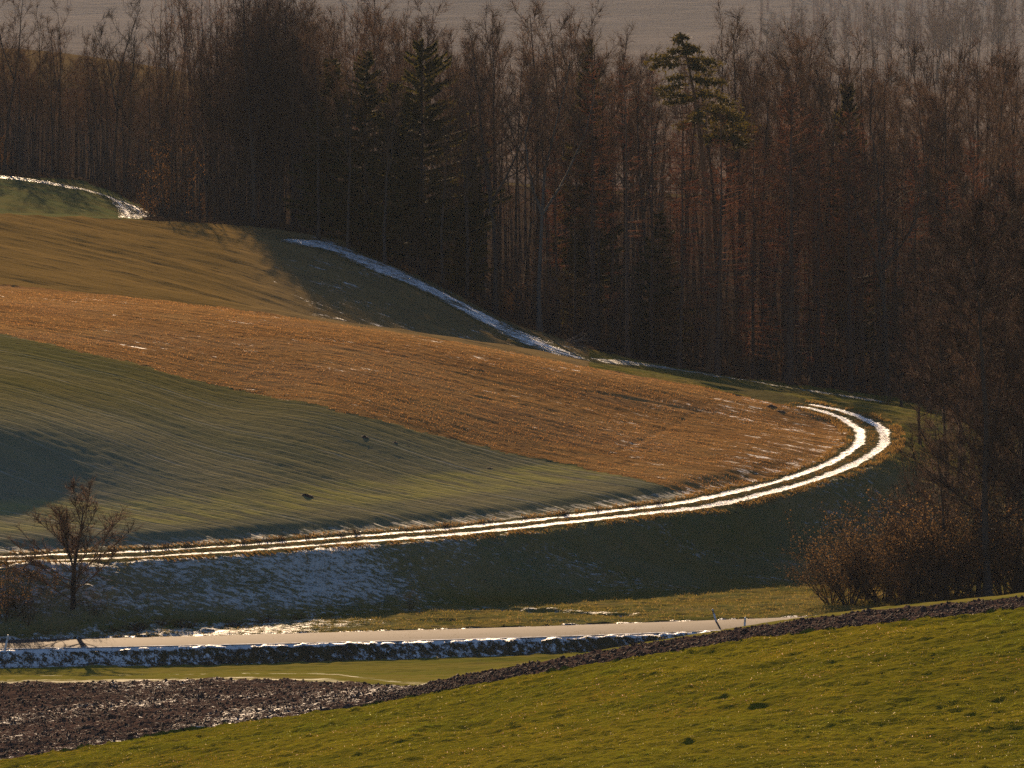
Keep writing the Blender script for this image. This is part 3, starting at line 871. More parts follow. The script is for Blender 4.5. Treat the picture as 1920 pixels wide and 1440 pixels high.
def grow_pine(seed, H=20.0):
    """old open conifer: leaning stem, flat clumped plates of needles, longer on one side"""
    rs = np.random.RandomState(seed)
    TR, CR, BRS = Wood(), Wood(), []
    zs = np.linspace(0, 1, 12)
    P = np.stack([-2.1 * np.clip(zs - 0.5, 0, 1) ** 1.2 * 2 + 0.15 * np.sin(zs * 9), 0.1 * np.sin(zs * 7), zs * H], 1)
    TR.tube(P, 0.24 * (1 - 0.88 * zs) + 0.02, 8)
    plates = [(0.985, 0.0, 0.5), (0.97, 2.6, 0.9), (0.955, 0.3, 1.0), (0.935, 3.1, 1.5), (0.93, 0.2, 1.5), (0.905, 2.9, 2.4), (0.90, -0.1, 2.1), (0.875, 3.3, 2.4), (0.865, 0.2, 1.6),
              (0.83, 3.0, 1.6), (0.82, 0.1, 2.3), (0.80, 3.2, 2.2), (0.775, -0.2, 2.9), (0.755, 2.9, 2.3), (0.735, 3.4, 1.9), (0.72, 0.3, 3.2), (0.70, -0.25, 3.3), (0.675, 0.1, 3.9), (0.655, 3.0, 1.4), (0.635, 0.2, 3.6), (0.60, -0.2, 3.4)]
    plates = [(0.70 + (h_ - 0.60) * 0.745, az, L) for h_, az, L in plates]
    plates += [(h_ + rs.uniform(-.01, .01), rs.choice([1.57, -1.57, 0.8, -0.8, 2.3, -2.3]), L * 0.55) for h_, _, L in plates[::2]]
    for (h_, az, L) in plates:
        L *= 0.85 if h_ < 0.93 else 0.55
        p, _ = along(P, np.array([min(h_, .99)])); az += rs.uniform(-.25, .25)
        dro = -0.05 - 0.28 * (0.97 - h_) / 0.27
        lb = limb(rs, p[0], (math.cos(az), math.sin(az), dro + 0.12), L, 6, 0.07, -0.035)
        BR = Wood(); BR.tube(lb, np.linspace(0.045, 0.012, 7), 4); BRS.append(BR)
        m = int(75 * L + 25)
        tt = rs.uniform(0.30, 1.04, m).clip(0, 1)
        a, T = along(lb, tt)
        c = a + rs.normal(0, 1, (m, 3)) * np.array([0.24, 0.24, 0.11]) * (0.6 + 0.25 * L)
        d = rs.normal(0, 1, (m, 3)) * np.array([1, 1, .5]); d /= np.linalg.norm(d, axis=1)[:, None]
        e = np.cross(d, rs.normal(0, 1, (m, 3))); e /= np.linalg.norm(e, axis=1)[:, None]
        l = rs.uniform(.14, .30, (m, 1))
        CR.tris(np.stack([c - e * .055, c + e * .055, c + d * l], 1))
        CR.tris(np.stack([c - d * .06, c + d * .06, c + e * l * .8], 1))
    for i in range(9):
        p, _ = along(P, np.array([rs.uniform(0.2, .6)])); az = rs.uniform(0, 6.28)
        BR = Wood(); BRS.append(BR)
        BR.tube(limb(rs, p[0], (math.cos(az), math.sin(az), -.1), rs.uniform(.6, 2.0), 4, .15, -.03), [.03, .025, .018, .012, .006], 3)
    return TR, CR, BRS


def grow_shrub(seed, H=4.0, stems=11, spread=0.75, leaves=0, leaf=0.085, twigs=9, subs=5):
    rs = np.random.RandomState(seed)
    ST_, CR, LF = Wood(), Wood(), Wood()
    for i in range(stems):
        az = i * 2.4 + rs.uniform(-.4, .4); an = rs.uniform(0.05, 1) ** 0.7 * spread
        L = H * rs.uniform(0.65, 1.05) / max(.7, math.cos(an * .7))
        b = np.array([math.cos(az), math.sin(az), 0]) * rs.uniform(.02, .35) * H * .2
        b[2] = -0.15
        P = limb(rs, b, (math.cos(az) * math.sin(an), math.sin(az) * math.sin(an), math.cos(an)), L, 6, 0.09, 0.03)
        ST_.tube(P, np.linspace(0.014 * H * .5 + .01, 0.006, 7), 4)
        for k in range(subs):
            a, T = along(P, np.array([rs.uniform(.2, .98)]))
            sb = limb(rs, a[0], unit(T[0] + rs.normal(0, .6, 3)), H * rs.uniform(.15, .36), 3, .16, .05)
            CR.tube(sb, [.011, .009, .007, .004], 3)
            twig_fan(CR, rs, sb, twigs, H * .05, H * .14, .0065, .7, .1, 2, .1)
            if leaves:
                m = leaves
                a, T = along(sb, rs.uniform(0, 1, m))
                c = a + rs.normal(0, H * .045, (m, 3))
                d = rs.normal(0, 1, (m, 3)); d /= np.linalg.norm(d, axis=1)[:, None]
                e = np.cross(d, rs.normal(0, 1, (m, 3))); e /= np.linalg.norm(e, axis=1)[:, None]
                s_ = rs.uniform(.5, 1.1, (m, 1)) * leaf
                LF.tris(np.stack([c - e * s_ * .5, c + e * s_ * .5, c + d * s_], 1))
                LF.tris(np.stack([c - e * s_ * .5, c + d * s_, c + e * s_ * .1 - d * s_ * .3], 1))
    return ST_, CR, LF


class Kind:
    """one grown plant, its parts ready to be copied"""
    def __init__(self, H, parts):
        self.H = H; self.parts = parts            # [(part name, mesh)]


def beech_kind(name, H, bark='bark', twig='twig', **kw):
    TR, CR = grow_beech(H=H, **kw)
    return Kind(H, [('trunk', TR.mesh(name + '_trunk', M[bark])), ('crown', CR.mesh(name + '_crown', M[twig]))])


def con_kind(name, H, bark, leaf, **kw):
    TR, CR = grow_conifer(H=H, **kw)
    return Kind(H, [('trunk', TR.mesh(name + '_trunk', M[bark])), ('crown', CR.mesh(name + '_crown', M[leaf], not kw.get('needles', False)))])


def shrub_kind(name, H, bark='bark', twig='twigdark', leafm='shrubleaf', **kw):
    S_, C_, L_ = grow_shrub(H=H, **kw)
    parts = [('stems', S_.mesh(name + '_stems', M[bark])), ('twigs', C_.mesh(name + '_twigs', M[twig]))]
    if L_.n: parts.append(('foliage', L_.mesh(name + '_foliage', M[leafm], False)))
    return Kind(H, parts)


BEECH = [beech_kind('beech%d' % i, 26.0, seed=100 + i, cs=c, spread=s, limbs=l, fork=fk, ang=an) for i, (c, s, l, fk, an) in enumerate([
    (0.38, 4.4, 19, 0, (1.0, .4)), (0.46, 3.8, 16, 0, (0.9, .4)), (0.36, 4.8, 20, 0.5, (1.05, .5)), (0.48, 4.0, 16, 0.55, (0.9, .4)), (0.36, 4.2, 19, 0, (1.1, .5)), (0.42, 4.6, 18, 0.45, (0.95, .45))])]
BIGBEECH = [beech_kind('wide_beech%d' % i, 24.0, seed=130 + i, cs=0.15, spread=6.6, limbs=30, fork=0.35, r0=.30, ang=(0.85, .35), subs=10, twigs=8, twig='twigdark') for i in range(2)]
CROOK = [beech_kind('crooked_beech%d' % i, 22.0, seed=140 + i, cs=0.50, spread=3.8, limbs=16, fork=0.42, r0=.20, crook=1.0, ang=(0.9, .5), subs=7, twigs=6, twig='twigdark') for i in range(2)]
m_ = CROOK[1].parts[0][1].copy(); m_.materials.clear(); m_.materials.append(M['barkpale'])
PALE = Kind(22.0, [('trunk', m_), CROOK[1].parts[1]])
SLIM = [beech_kind('slim_beech%d' % i, 26.0, seed=150 + i, cs=0.55, spread=2.3, limbs=14, r0=.13, ang=(.55, .3), subs=5, twigs=5) for i in range(2)]
LARCH = [con_kind('larch%d' % i, 23.0, 'barkred', 'larch', seed=200 + i, cs=c, L0=l, per=p_, hang=.3, tw=t_ + 3, droop=dr, upturn=.06, r0=.23, twr=.012) for i, (c, l, p_, t_, dr) in enumerate([
    (0.34, 3.0, 5, 13, .05), (0.42, 2.6, 5, 12, .12), (0.28, 3.4, 5, 13, .0), (0.5, 2.5, 4, 11, .08)])]
LARCHD = [con_kind('dense_larch%d' % i, 21.0, 'barkred', 'larch', seed=220 + i, cs=.10, L0=2.6, per=7, hang=.5, tw=20, droop=.16, upturn=.05) for i in range(2)]
DEADCON = [con_kind('bare_conifer%d' % i, 24.0, 'barkred', 'larch', seed=230 + i, cs=.40, L0=2.7, per=3, whorl=.6, hang=.12, tw=5, droop=.02, upturn=.03) for i in range(2)]
SPRUCE = [con_kind('spruce%d' % i, 22.0, 'bark', 'needle', seed=240 + i, cs=.06, L0=4.4, per=7, whorl=.5, needles=True, tw=26, droop=.10, hang=.8, upturn=.08, r0=.24) for i in range(2)]
BIGSPRUCE = con_kind('sweeping_spruce', 22.0, 'bark', 'needle', seed=250, cs=.10, L0=5.2, per=6, whorl=.62, needles=True, tw=22, droop=.12, hang=.75, upturn=.11, r0=.28, top=1.0, side=.25, clump=1.25)
YOUNG = con_kind('young_spruce', 9.0, 'bark', 'needle', seed=260, cs=.06, L0=2.4, per=6, whorl=.42, needles=True, tw=24, droop=.12, hang=.6, upturn=.05, r0=.09)
a_, b_, c_ = grow_pine(300)
PINE = Kind(20.0, [('trunk', a_.mesh('pine_trunk', M['pinebark'])), ('crown', b_.mesh('pine_crown', M['pineneedle'], False))] + [('branch', w_.mesh('pine_branch', M['pinebark'])) for w_ in c_])
SAPL = [shrub_kind('sapling%d' % i, 5.0, seed=320 + i, stems=9, spread=.5, twigs=8, subs=6, twig='twig') for i in range(3)]
LEAFY = [shrub_kind('leafy_beech%d' % i, 6.0, seed=330 + i, stems=10, spread=.7, leaves=26, leaf=.11, leafm='beechleaf') for i in range(2)]
ROADSHRUB = [shrub_kind('road_shrub%d' % i, 5.5, seed=340 + i, stems=18, spread=.95, leaves=20, leaf=.10, twigs=12, subs=9) for i in range(3)]
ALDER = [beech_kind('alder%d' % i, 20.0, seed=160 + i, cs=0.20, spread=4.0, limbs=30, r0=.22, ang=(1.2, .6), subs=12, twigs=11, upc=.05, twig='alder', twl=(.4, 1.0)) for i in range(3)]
FIELDTREE = beech_kind('field_tree', 7.0, seed=176, cs=0.14, spread=3.0, limbs=24, fork=0.14, r0=.15, ang=(1.1, .5), subs=9, twigs=9, twl=(.25, .65), twig='twig')


def plant(name, kind, px, D, H, rot=None, label=None, cat='tree', group=None, wide=1.0, lean=0.0, dzb=-0.1, X=None):
    zb = ground_z(0 if X is None else X, D)
    if X is None:
        for _ in range(3):
            x = x_at(px, D, zb); zb = ground_z(x, D)
    else: x = X
    o = bpy.data.objects.new(name, None)
    o.empty_display_size = 0.5
    COL.objects.link(o)
    o.location = (x, D, zb + dzb)
    o.rotation_euler = (0, lean, RNG.uniform(0, 6.28) if rot is None else rot)
    s = H / kind.H
    o.scale = (s * wide, s * wide, s)
    for pn, me in kind.parts:
        c = bpy.data.objects.new(pn, me)
        COL.objects.link(c)
        c.parent = o
    tag(o, label, cat, group)
    return o


def height_for(px, D, top):
    """stem length whose tip shows at image row top"""
    z0 = ground_z(x_at(px, D, -44), D)
    return z_at(top, D) - z0

# ------------------------------------------------------------------ trees one can single out: (name, kind, column, distance, top row, label, ...)
def one(name, kind, px, D, top, label, cat='tree', **kw):
    return plant(name, kind, px, D, height_for(px, D, top) + 0.1, label=label, cat=cat, **kw)


# left wood, beyond the small snowy track
one('bare_tree', BEECH[2], 8, 722, -30, 'dark bare tree with dense crown cut by the left picture edge')
one('bare_tree', SLIM[0], 63, 726, 15, 'slender bare tree second from the left picture edge')
one('bare_tree', BEECH[3], 108, 728, 22, 'bare tree with narrow upright crown, third from the left picture edge')
one('bare_tree', CROOK[1], 212, 724, 2, 'forked dark bare tree standing tall above the left snowy lane')
one('bare_tree', SLIM[1], 283, 735, 50, 'thin bare tree with arching tip just left of the twin poles')
one('slender_tree', SLIM[0], 363, 690, -28, 'left one of two thin pole-like bare stems rising above the canopy')
one('slender_tree', SLIM[1], 379, 694, -38, 'right one of two thin pole-like bare stems rising above the canopy')
for i in range(20):
    px = RNG.uniform(-60, 262); D_ = RNG.uniform(719, 738)
    one('bare_tree', BEECH[i % 6], px, D_, RNG.uniform(70, 150), 'bare tree in the front rank along the upper snowy lane', group='front rank along the upper lane')
# the big beeches at the wood's corner
one('spreading_beech', BIGBEECH[0], 478, 626, -18, 'large spreading dark bare beech at the corner of the wood', rot=0.4)
one('spreading_beech', BIGBEECH[1], 528, 634, 5, 'second large bare beech right behind the corner one', rot=2.0)
one('bare_tree', BEECH[2], 590, 640, 15, 'bare beech between the corner beeches and the dark spruces')
one('bare_tree', BEECH[4], 700, 640, -8, 'dark bare beech towering over the dark spruces')
one('bare_tree', BEECH[5], 775, 660, 12, 'dense brushy bare beech just behind the spruce with upswept limbs')
one('spruce_tree', SPRUCE[0], 622, 616, 105, 'dark green spruce at the edge, first of the spruce clump from the beeches', wide=1.35)
one('spruce_tree', SPRUCE[1], 682, 611, 95, 'dark green spruce in the middle of the spruce clump', wide=1.35)
one('spruce_tree', SPRUCE[0], 742, 606, 150, 'dark green spruce hidden against the trunk of the upswept spruce', rot=2.2, wide=1.4)
one('spruce_tree', BIGSPRUCE, 792, 603, 72, 'broad spruce with upswept sunlit limbs on its right side', rot=0.0, wide=1.12)
one('leafy_beech_sapling', LEAFY[0], 305, 634, 275, 'small beech holding rusty sunlit leaves beside the snowy lane', wide=0.62)
one('leafy_beech_sapling', LEAFY[1], 332, 640, 250, 'taller rusty-leaved beech behind the sunlit one by the lane', wide=0.55)
one('bare_tree', BEECH[0], 598, 607, 70, 'bare beech in front of the first dark spruce', wide=1.1)
one('bare_tree', BEECH[5], 652, 603, 110, 'bare beech in front of the middle spruces')
one('bare_tree', BEECH[3], 722, 597, 160, 'shorter bare beech before the spruce clump', wide=1.2)
# middle of the wood
one('forked_tree', CROOK[0], 930, 590, 88, 'dark candelabra-forked bare tree right of the big spruce', rot=1.2)
one('bare_tree', PALE, 1012, 588, 92, 'crooked bare tree with big bent limbs and a pale stem', rot=2.8)
one('bare_tree', SLIM[0], 905, 622, 30, 'thin twiggy tree top rising behind the forked tree')
one('bare_tree', BEECH[1], 1000, 630, 22, 'tall narrow bare tree behind the crooked tree')
one('bare_tree', BEECH[2], 1090, 640, 35, 'bare tree with a wide domed crown above the reddish larches')
one('spruce_tree', SPRUCE[1], 1098, 628, 72, 'green spruce tip peeking out below the domed bare crown', wide=.7)
one('larch_tree', LARCH[1], 1112, 592, 108, 'reddish larch with straight dark stem in mid-wood')
one('bare_conifer', DEADCON[0], 1178, 582, 97, 'reddish leaning conifer with bare ladder-like side branches', lean=-0.04)
one('bare_conifer', DEADCON[1], 1222, 588, 130, 'straight bare conifer stem next to the ladder-like one')
one('pine_tree', PINE, 1330, 584, 60, 'tall pine with flat sunlit tiers rising over the wood', rot=0.0)
one('larch_tree', LARCHD[0], 1274, 580, 195, 'rusty dense larch below and left of the tall pine')
one('larch_tree', LARCH[0], 1346, 578, 205, 'rusty larch with dark stem directly below the tall pine')
one('larch_tree', LARCHD[1], 1412, 582, 225, 'bright rust-coloured larch between the pine and the broad larch')
one('larch_tree', LARCH[2], 1480, 578, 160, 'broad pyramidal brown larch, tallest of the front row', wide=1.25)
one('larch_tree', LARCH[3], 1532, 584, 235, 'slim larch right beside the broad pyramidal one')
one('larch_tree', LARCH[0], 1594, 576, 203, 'rusty-topped larch with thick straight stem right of the broad one')
one('crooked_tree', CROOK[0], 1664, 580, 190, 'gnarled bare tree with wide zigzag crown among the larches', rot=0.3)
one('larch_tree', LARCHD[0], 1712, 582, 250, 'dark brown shaggy larch right of the gnarled tree', wide=.8)
one('larch_tree', LARCH[1], 1776, 580, 300, 'thin larch between the shaggy one and the pointed one')
one('larch_tree', LARCH[2], 1820, 572, 255, 'pointed dark rusty larch near the right picture edge', wide=.9)
one('larch_tree', LARCH[3], 1893, 570, 268, 'straight rusty larch at the right picture edge')
one('spruce_tree', SPRUCE[0], 1586, 640, 148, 'dark green conifer top among the bare crowns on the right', wide=.8)
one('young_spruce', YOUNG, 1234, 600, 400, 'young green spruce under the rusty larches')
one('bare_tree', BEECH[0], 1388, 622, 62, 'feathery bare crown just right of the tall pine')
one('bare_tree', BEECH[2], 1478, 634, 72, 'wide domed bare crown behind the broad larch')
one('bare_tree', BEECH[5], 1545, 640, 100, 'bare crown between the domed crown and the green conifer top')
one('bare_tree', BEECH[3], 1648, 640, 110, 'bushy bare crown above the gnarled tree')
one('bare_tree', BEECH[4], 1770, 650, 105, 'feathery bare crown on the right against the mist')
one('bare_tree', BEECH[1], 1850, 655, 122, 'narrow bare crown on the right against the mist')
one('bare_tree', BEECH[0], 1905, 650, 130, 'bare crown at the right picture edge against the mist')
one('leafy_shrub', LEAFY[0], 1660, 562, 690, 'leafy brown shrub at the wood edge above the track bend')

# ------------------------------------------------------------------ the crowd of the wood
def edge_D(px):
    if px < 275: return 722.0
    return float(np.interp(px, [275, 330, 460, 600, 700, 800, 960, 1100, 1300, 1640, 1920, 2400], [626, 622, 624, 618, 606, 598, 590, 587, 585, 580, 575, 570]))


def canopy(px):
    return float(np.interp(px, [-300, 0, 150, 260, 330, 420, 560, 700, 820, 880, 960, 1100, 1200, 1240, 1300, 1400, 1500, 1600, 1700, 1800, 1920, 2300],
                           [70, 70, 95, 120, 115, 60, 25, 25, 70, 90, 85, 85, 125, 125, 120, 105, 110, 130, 150, 140, 150, 150]))


rs = np.random.RandomState(42)
sectors = [(-400, 275, 'beyond the snowy lane'), (275, 620, 'around the corner beeches'), (620, 900, 'behind the dark spruce clump'),
           (900, 1240, 'left of the tall pine'), (1240, 1620, 'behind the tall pine'), (1620, 2400, 'at the right end of the wood')]
spots = []
def free(x, d, r):
    for (a, b) in spots:
        if (a - x) ** 2 + (b - d) ** 2 < r * r: return False
    return True
for o in list(COL.objects):
    if o.type == 'EMPTY' and o.parent is None: spots.append((o.location.x, o.location.y))
for (p0, p1, where) in sectors:
    width = (p1 - p0) / F * 620
    nb = int(width * (2.1 if p1 < 2000 else 1.35)); made = 0; tries = 0
    while made < nb and tries < 4000:
        tries += 1
        px = rs.uniform(p0, p1)
        e0 = edge_D(px)
        D_ = e0 + 2 + (rs.rand() ** 1.25) * ((125 if px > 275 else 55))
        x = x_at(px, D_, -44)
        if not free(x, D_, 2.3): continue
        spots.append((x, D_)); made += 1
        back = D_ - e0
        top = canopy(px) + rs.normal(20, 26) + (25 if back < 15 else 0)
        H = height_for(px, D_, top)
        conif = 0.06 if px < 900 else (0.32 if px < 1240 else 0.45)
        if back > 60: conif *= 0.4
        u = rs.rand()
        if u < conif:
            H = height_for(px, D_, top + rs.uniform(50, 150))
            plant('larch_tree', (LARCH + LARCHD[:1] + DEADCON)[rs.randint(7)], px, D_, H, rs.uniform(0, 6.28), 'reddish-brown bare larch in the crowded wood ' + where, 'tree', 'larches ' + where, wide=rs.uniform(.75, 1.05))
        elif u < conif + 0.03 and 560 < px < 900:
            plant('spruce_tree', SPRUCE[rs.randint(2)], px, D_, H * .75, rs.uniform(0, 6.28), 'dark green spruce standing back ' + where, 'tree', 'spruces ' + where, wide=.8)
        else:
            plant('bare_tree', (BEECH + SLIM)[rs.randint(8)], px, D_, H, rs.uniform(0, 6.28), 'bare grey-stemmed tree in the crowded wood ' + where, 'tree', 'bare trees ' + where, wide=rs.uniform(.8, 1.15))
    for i in range(int(width * 0.8)):
        px = rs.uniform(p0, p1)
        D_ = edge_D(px) + rs.uniform(-1, 30)
        k = SAPL[rs.randint(3)] if rs.rand() > 0.12 else LEAFY[1]
        plant('sapling_bush', k, px, D_, rs.uniform(3, 8), None, 'twiggy understorey bush at the foot of the trees ' + where, 'bush', 'understorey bushes ' + where, wide=rs.uniform(.6, 1.1))

for i in range(26):                               # low-branched beeches that close the wood's corner
    px = rs.uniform(300, 600) if i % 2 else rs.uniform(400, 560); D_ = edge_D(px) + rs.uniform(3, 55)
    plant('low_beech', BIGBEECH[i % 2], px, D_, height_for(px, D_, rs.uniform(40, 190) if i % 2 else rs.uniform(15, 70)), None, 'low-branched bare beech closing the corner of the wood', 'tree', 'low-branched corner beeches', wide=rs.uniform(.6, .9))

# the depth of the wood behind the countable stems, and the brush between them
def wood_mass(name, n, place, hmin, hmax, spread, twn, mats, label, fat=1.0, nsub=4):
    W_, T_ = Wood(), Wood()
    for i in range(n):
        x, y = place()
        z = ground_z(x, y)
        H = rs.uniform(hmin, hmax)
        pq = 960 + F * x / y
        if pq < 300 and hmax > 15: H = min(H, max(6.0, z_at(rs.uniform(95, 190), y) - z))
        base = np.array([x, y, z - .2])
        P = limb(rs, base, (rs.normal(0, .03), rs.normal(0, .03), 1), H, 5, .025, .03)
        W_.tube(P, np.linspace(.0065 * H + .02, .015, 6) * fat, 4)
        a, T = along(P, rs.uniform(.30, 1, twn))
        az = rs.uniform(0, 6.28, twn); an = rs.uniform(.3, 1.1, twn)
        d = np.stack([np.cos(az) * np.sin(an), np.sin(az) * np.sin(an), np.cos(an)], 1)
        L = (spread * H * rs.uniform(.4, 1, twn) * (1.2 - .6 * rs.uniform(0, 1, twn)))[:, None]
        T_.spikes(a, a + d * L, (.012 + .0008 * H) * fat)
        for k in range(nsub):
            f = rs.uniform(.25, 1, (twn, 1)); e = d + rs.normal(0, .45, (twn, 3)) + np.array([0, 0, .2]); e /= np.linalg.norm(e, axis=1)[:, None]
            T_.spikes(a + d * L * f, a + d * L * f + e * L * rs.uniform(.25, .6, (twn, 1)), (.011 + .0004 * H) * fat)
    r_ = empty(name, (0, 0, 0))
    tag(r_, label, 'wood', kind='stuff')
    link('trunks', W_.mesh(name + '_trunks', M[mats[0]]), r_)['kind'] = 'stuff'
    link('twigs', T_.mesh(name + '_twigs', M[mats[1]]), r_)['kind'] = 'stuff'


def deep():
    while True:
        px = rs.uniform(-450, 2400); e0 = edge_D(px)
        D_ = e0 + rs.uniform(45, 300 if px > 275 else 200)
        if D_ < 920: return x_at(px, D_, -46), D_
def brushy():
    px = rs.uniform(-350, 2300)
    D_ = edge_D(px) + rs.uniform(1, 95)
    return x_at(px, D_, -46), D_
wood_mass('deep_wood', 500, deep, 17, 25, .17, 34, ('bark', 'twiglit'), 'brown mass of stems filling the depth of the wood')
wood_mass('undergrowth', 1400, brushy, 2.5, 12, .16, 12, ('bark', 'twigdark'), 'dim thicket of thin saplings between the trunks of the wood')

# misty wood on the rise far beyond, at the right
def misty():
    px = rs.uniform(1380, 2300); D_ = rs.uniform(2400, 2640)
    return x_at(px, D_, -95), D_
wood_mass('misty_wood', 220, misty, 10, 18, .2, 26, ('bark', 'twiglit'), 'pale wood fading in the mist on the far rise at upper right')

for i in range(85):
    px = rs.uniform(1380, 2150); D_ = rs.uniform(2410, 2600)
    plant('misty_tree', (BEECH + SLIM[:1])[rs.randint(7)], px, D_, rs.uniform(22, 34), None, 'pale bare tree fading in the mist of the far wood at upper right', 'tree', 'far wood in the mist', wide=rs.uniform(.9, 1.3))

def hillside():
    px = rs.uniform(-250, 700) if rs.rand() < .45 else rs.uniform(1400, 2200); D_ = rs.uniform(4500, 6200)
    return x_at(px, D_, -120), D_
wood_mass('hillside_wood', 520, hillside, 14, 30, .34, 22, ('twiglit', 'twiglit'), 'dim wooded hillside dissolving in haze above the wood', 6.0, 3)

# ------------------------------------------------------------------ trees and shrubs by the road at the right
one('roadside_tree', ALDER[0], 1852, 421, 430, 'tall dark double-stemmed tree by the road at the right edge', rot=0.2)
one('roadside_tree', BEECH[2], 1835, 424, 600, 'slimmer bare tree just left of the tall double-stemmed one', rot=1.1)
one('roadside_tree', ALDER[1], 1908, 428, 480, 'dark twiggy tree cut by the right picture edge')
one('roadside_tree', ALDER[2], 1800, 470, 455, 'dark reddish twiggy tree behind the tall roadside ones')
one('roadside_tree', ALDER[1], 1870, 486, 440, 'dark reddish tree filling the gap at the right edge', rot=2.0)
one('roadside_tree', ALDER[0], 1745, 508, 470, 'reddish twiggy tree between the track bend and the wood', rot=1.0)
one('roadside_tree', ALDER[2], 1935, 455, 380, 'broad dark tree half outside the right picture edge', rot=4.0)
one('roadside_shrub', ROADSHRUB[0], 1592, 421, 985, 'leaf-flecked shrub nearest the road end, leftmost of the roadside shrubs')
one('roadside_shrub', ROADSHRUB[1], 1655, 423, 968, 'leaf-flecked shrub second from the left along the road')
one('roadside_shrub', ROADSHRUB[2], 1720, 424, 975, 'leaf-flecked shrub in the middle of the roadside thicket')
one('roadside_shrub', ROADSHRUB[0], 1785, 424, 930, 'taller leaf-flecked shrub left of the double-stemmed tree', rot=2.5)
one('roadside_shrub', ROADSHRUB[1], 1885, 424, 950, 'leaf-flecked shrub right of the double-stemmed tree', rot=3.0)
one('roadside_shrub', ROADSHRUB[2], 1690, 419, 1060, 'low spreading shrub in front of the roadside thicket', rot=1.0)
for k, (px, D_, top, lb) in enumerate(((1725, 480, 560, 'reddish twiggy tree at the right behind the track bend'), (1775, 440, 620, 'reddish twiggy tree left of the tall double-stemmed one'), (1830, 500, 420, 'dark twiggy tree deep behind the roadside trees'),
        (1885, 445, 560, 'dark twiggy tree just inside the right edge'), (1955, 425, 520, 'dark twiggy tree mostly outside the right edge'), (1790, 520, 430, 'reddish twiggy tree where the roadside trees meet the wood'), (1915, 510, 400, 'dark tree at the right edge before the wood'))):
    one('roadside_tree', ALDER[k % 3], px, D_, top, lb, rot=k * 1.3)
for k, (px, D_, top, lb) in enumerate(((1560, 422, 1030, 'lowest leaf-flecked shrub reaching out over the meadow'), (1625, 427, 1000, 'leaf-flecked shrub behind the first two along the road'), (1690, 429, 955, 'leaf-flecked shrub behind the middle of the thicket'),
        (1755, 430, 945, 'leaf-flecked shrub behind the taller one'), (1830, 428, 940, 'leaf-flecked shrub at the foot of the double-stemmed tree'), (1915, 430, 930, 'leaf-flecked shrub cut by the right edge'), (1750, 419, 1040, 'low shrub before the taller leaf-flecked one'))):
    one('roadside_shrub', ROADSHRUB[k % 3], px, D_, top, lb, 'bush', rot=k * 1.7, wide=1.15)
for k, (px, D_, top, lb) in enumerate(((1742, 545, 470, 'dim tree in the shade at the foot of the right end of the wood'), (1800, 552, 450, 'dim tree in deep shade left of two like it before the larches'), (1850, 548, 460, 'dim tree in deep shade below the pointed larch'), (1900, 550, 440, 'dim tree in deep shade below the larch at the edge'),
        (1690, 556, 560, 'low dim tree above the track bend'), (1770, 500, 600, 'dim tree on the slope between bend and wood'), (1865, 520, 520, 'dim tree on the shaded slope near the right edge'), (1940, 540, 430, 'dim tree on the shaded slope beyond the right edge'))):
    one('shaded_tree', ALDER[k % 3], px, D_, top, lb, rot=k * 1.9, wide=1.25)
one('arching_sapling', BEECH[4], 1775, 425, 800, 'thin bare sapling arching left over the thicket', lean=-0.12, wide=1.6)

for k, (px, D_, top, lb) in enumerate(((1700, 432, 900, 'thin upright brush behind the leftmost roadside shrubs'), (1748, 436, 850, 'thin upright brush in the middle behind the thicket'), (1815, 434, 820, 'thin upright brush behind the double-stemmed tree'),
        (1870, 440, 800, 'tall thin brush right behind the double-stemmed tree'), (1915, 434, 850, 'tall thin brush at the right edge by the road'), (1765, 450, 760, 'dim brush on the slope right of the track bend'), (1840, 460, 740, 'dim tall brush on the slope near the right edge'), (1900, 470, 700, 'dim tall brush on the slope cut by the right edge'))):
    one('roadside_brush', SAPL[k % 3], px, D_, top, lb, 'bush', wide=.8)

# field tree and bushes at the left
one('field_tree', FIELDTREE, 136, 411.5, 948, 'lone small double-stemmed bare tree on the bank at the left', rot=2.9, wide=1.3)
one('bank_bush', ROADSHRUB[1], 8, 410, 1045, 'dark reddish bush at the left edge below the track')
one('bank_bush', SAPL[2], 52, 409.5, 1095, 'dark low bush between the left edge and the lone tree')
one('bank_bush', SAPL[0], 175, 411, 1105, 'small twiggy growth right of the lone tree')
one('small_sapling', SAPL[1], 770, 420, 1108, 'tiny bare sapling in the gully below the bank', wide=1.0)

# ------------------------------------------------------------------ grasses, straw and clods too many to count
def blade_mat(name, trans=0.5):
    t = NT(name)
    ca = t.n('ShaderNodeAttribute', attribute_name='tone')
    return t.finish(ca.outputs['Color'], 0.7, 0.0, None, trans=trans, tcol=ca.outputs['Color'])


M['blade'] = blade_mat('grass_blades', 0.55)


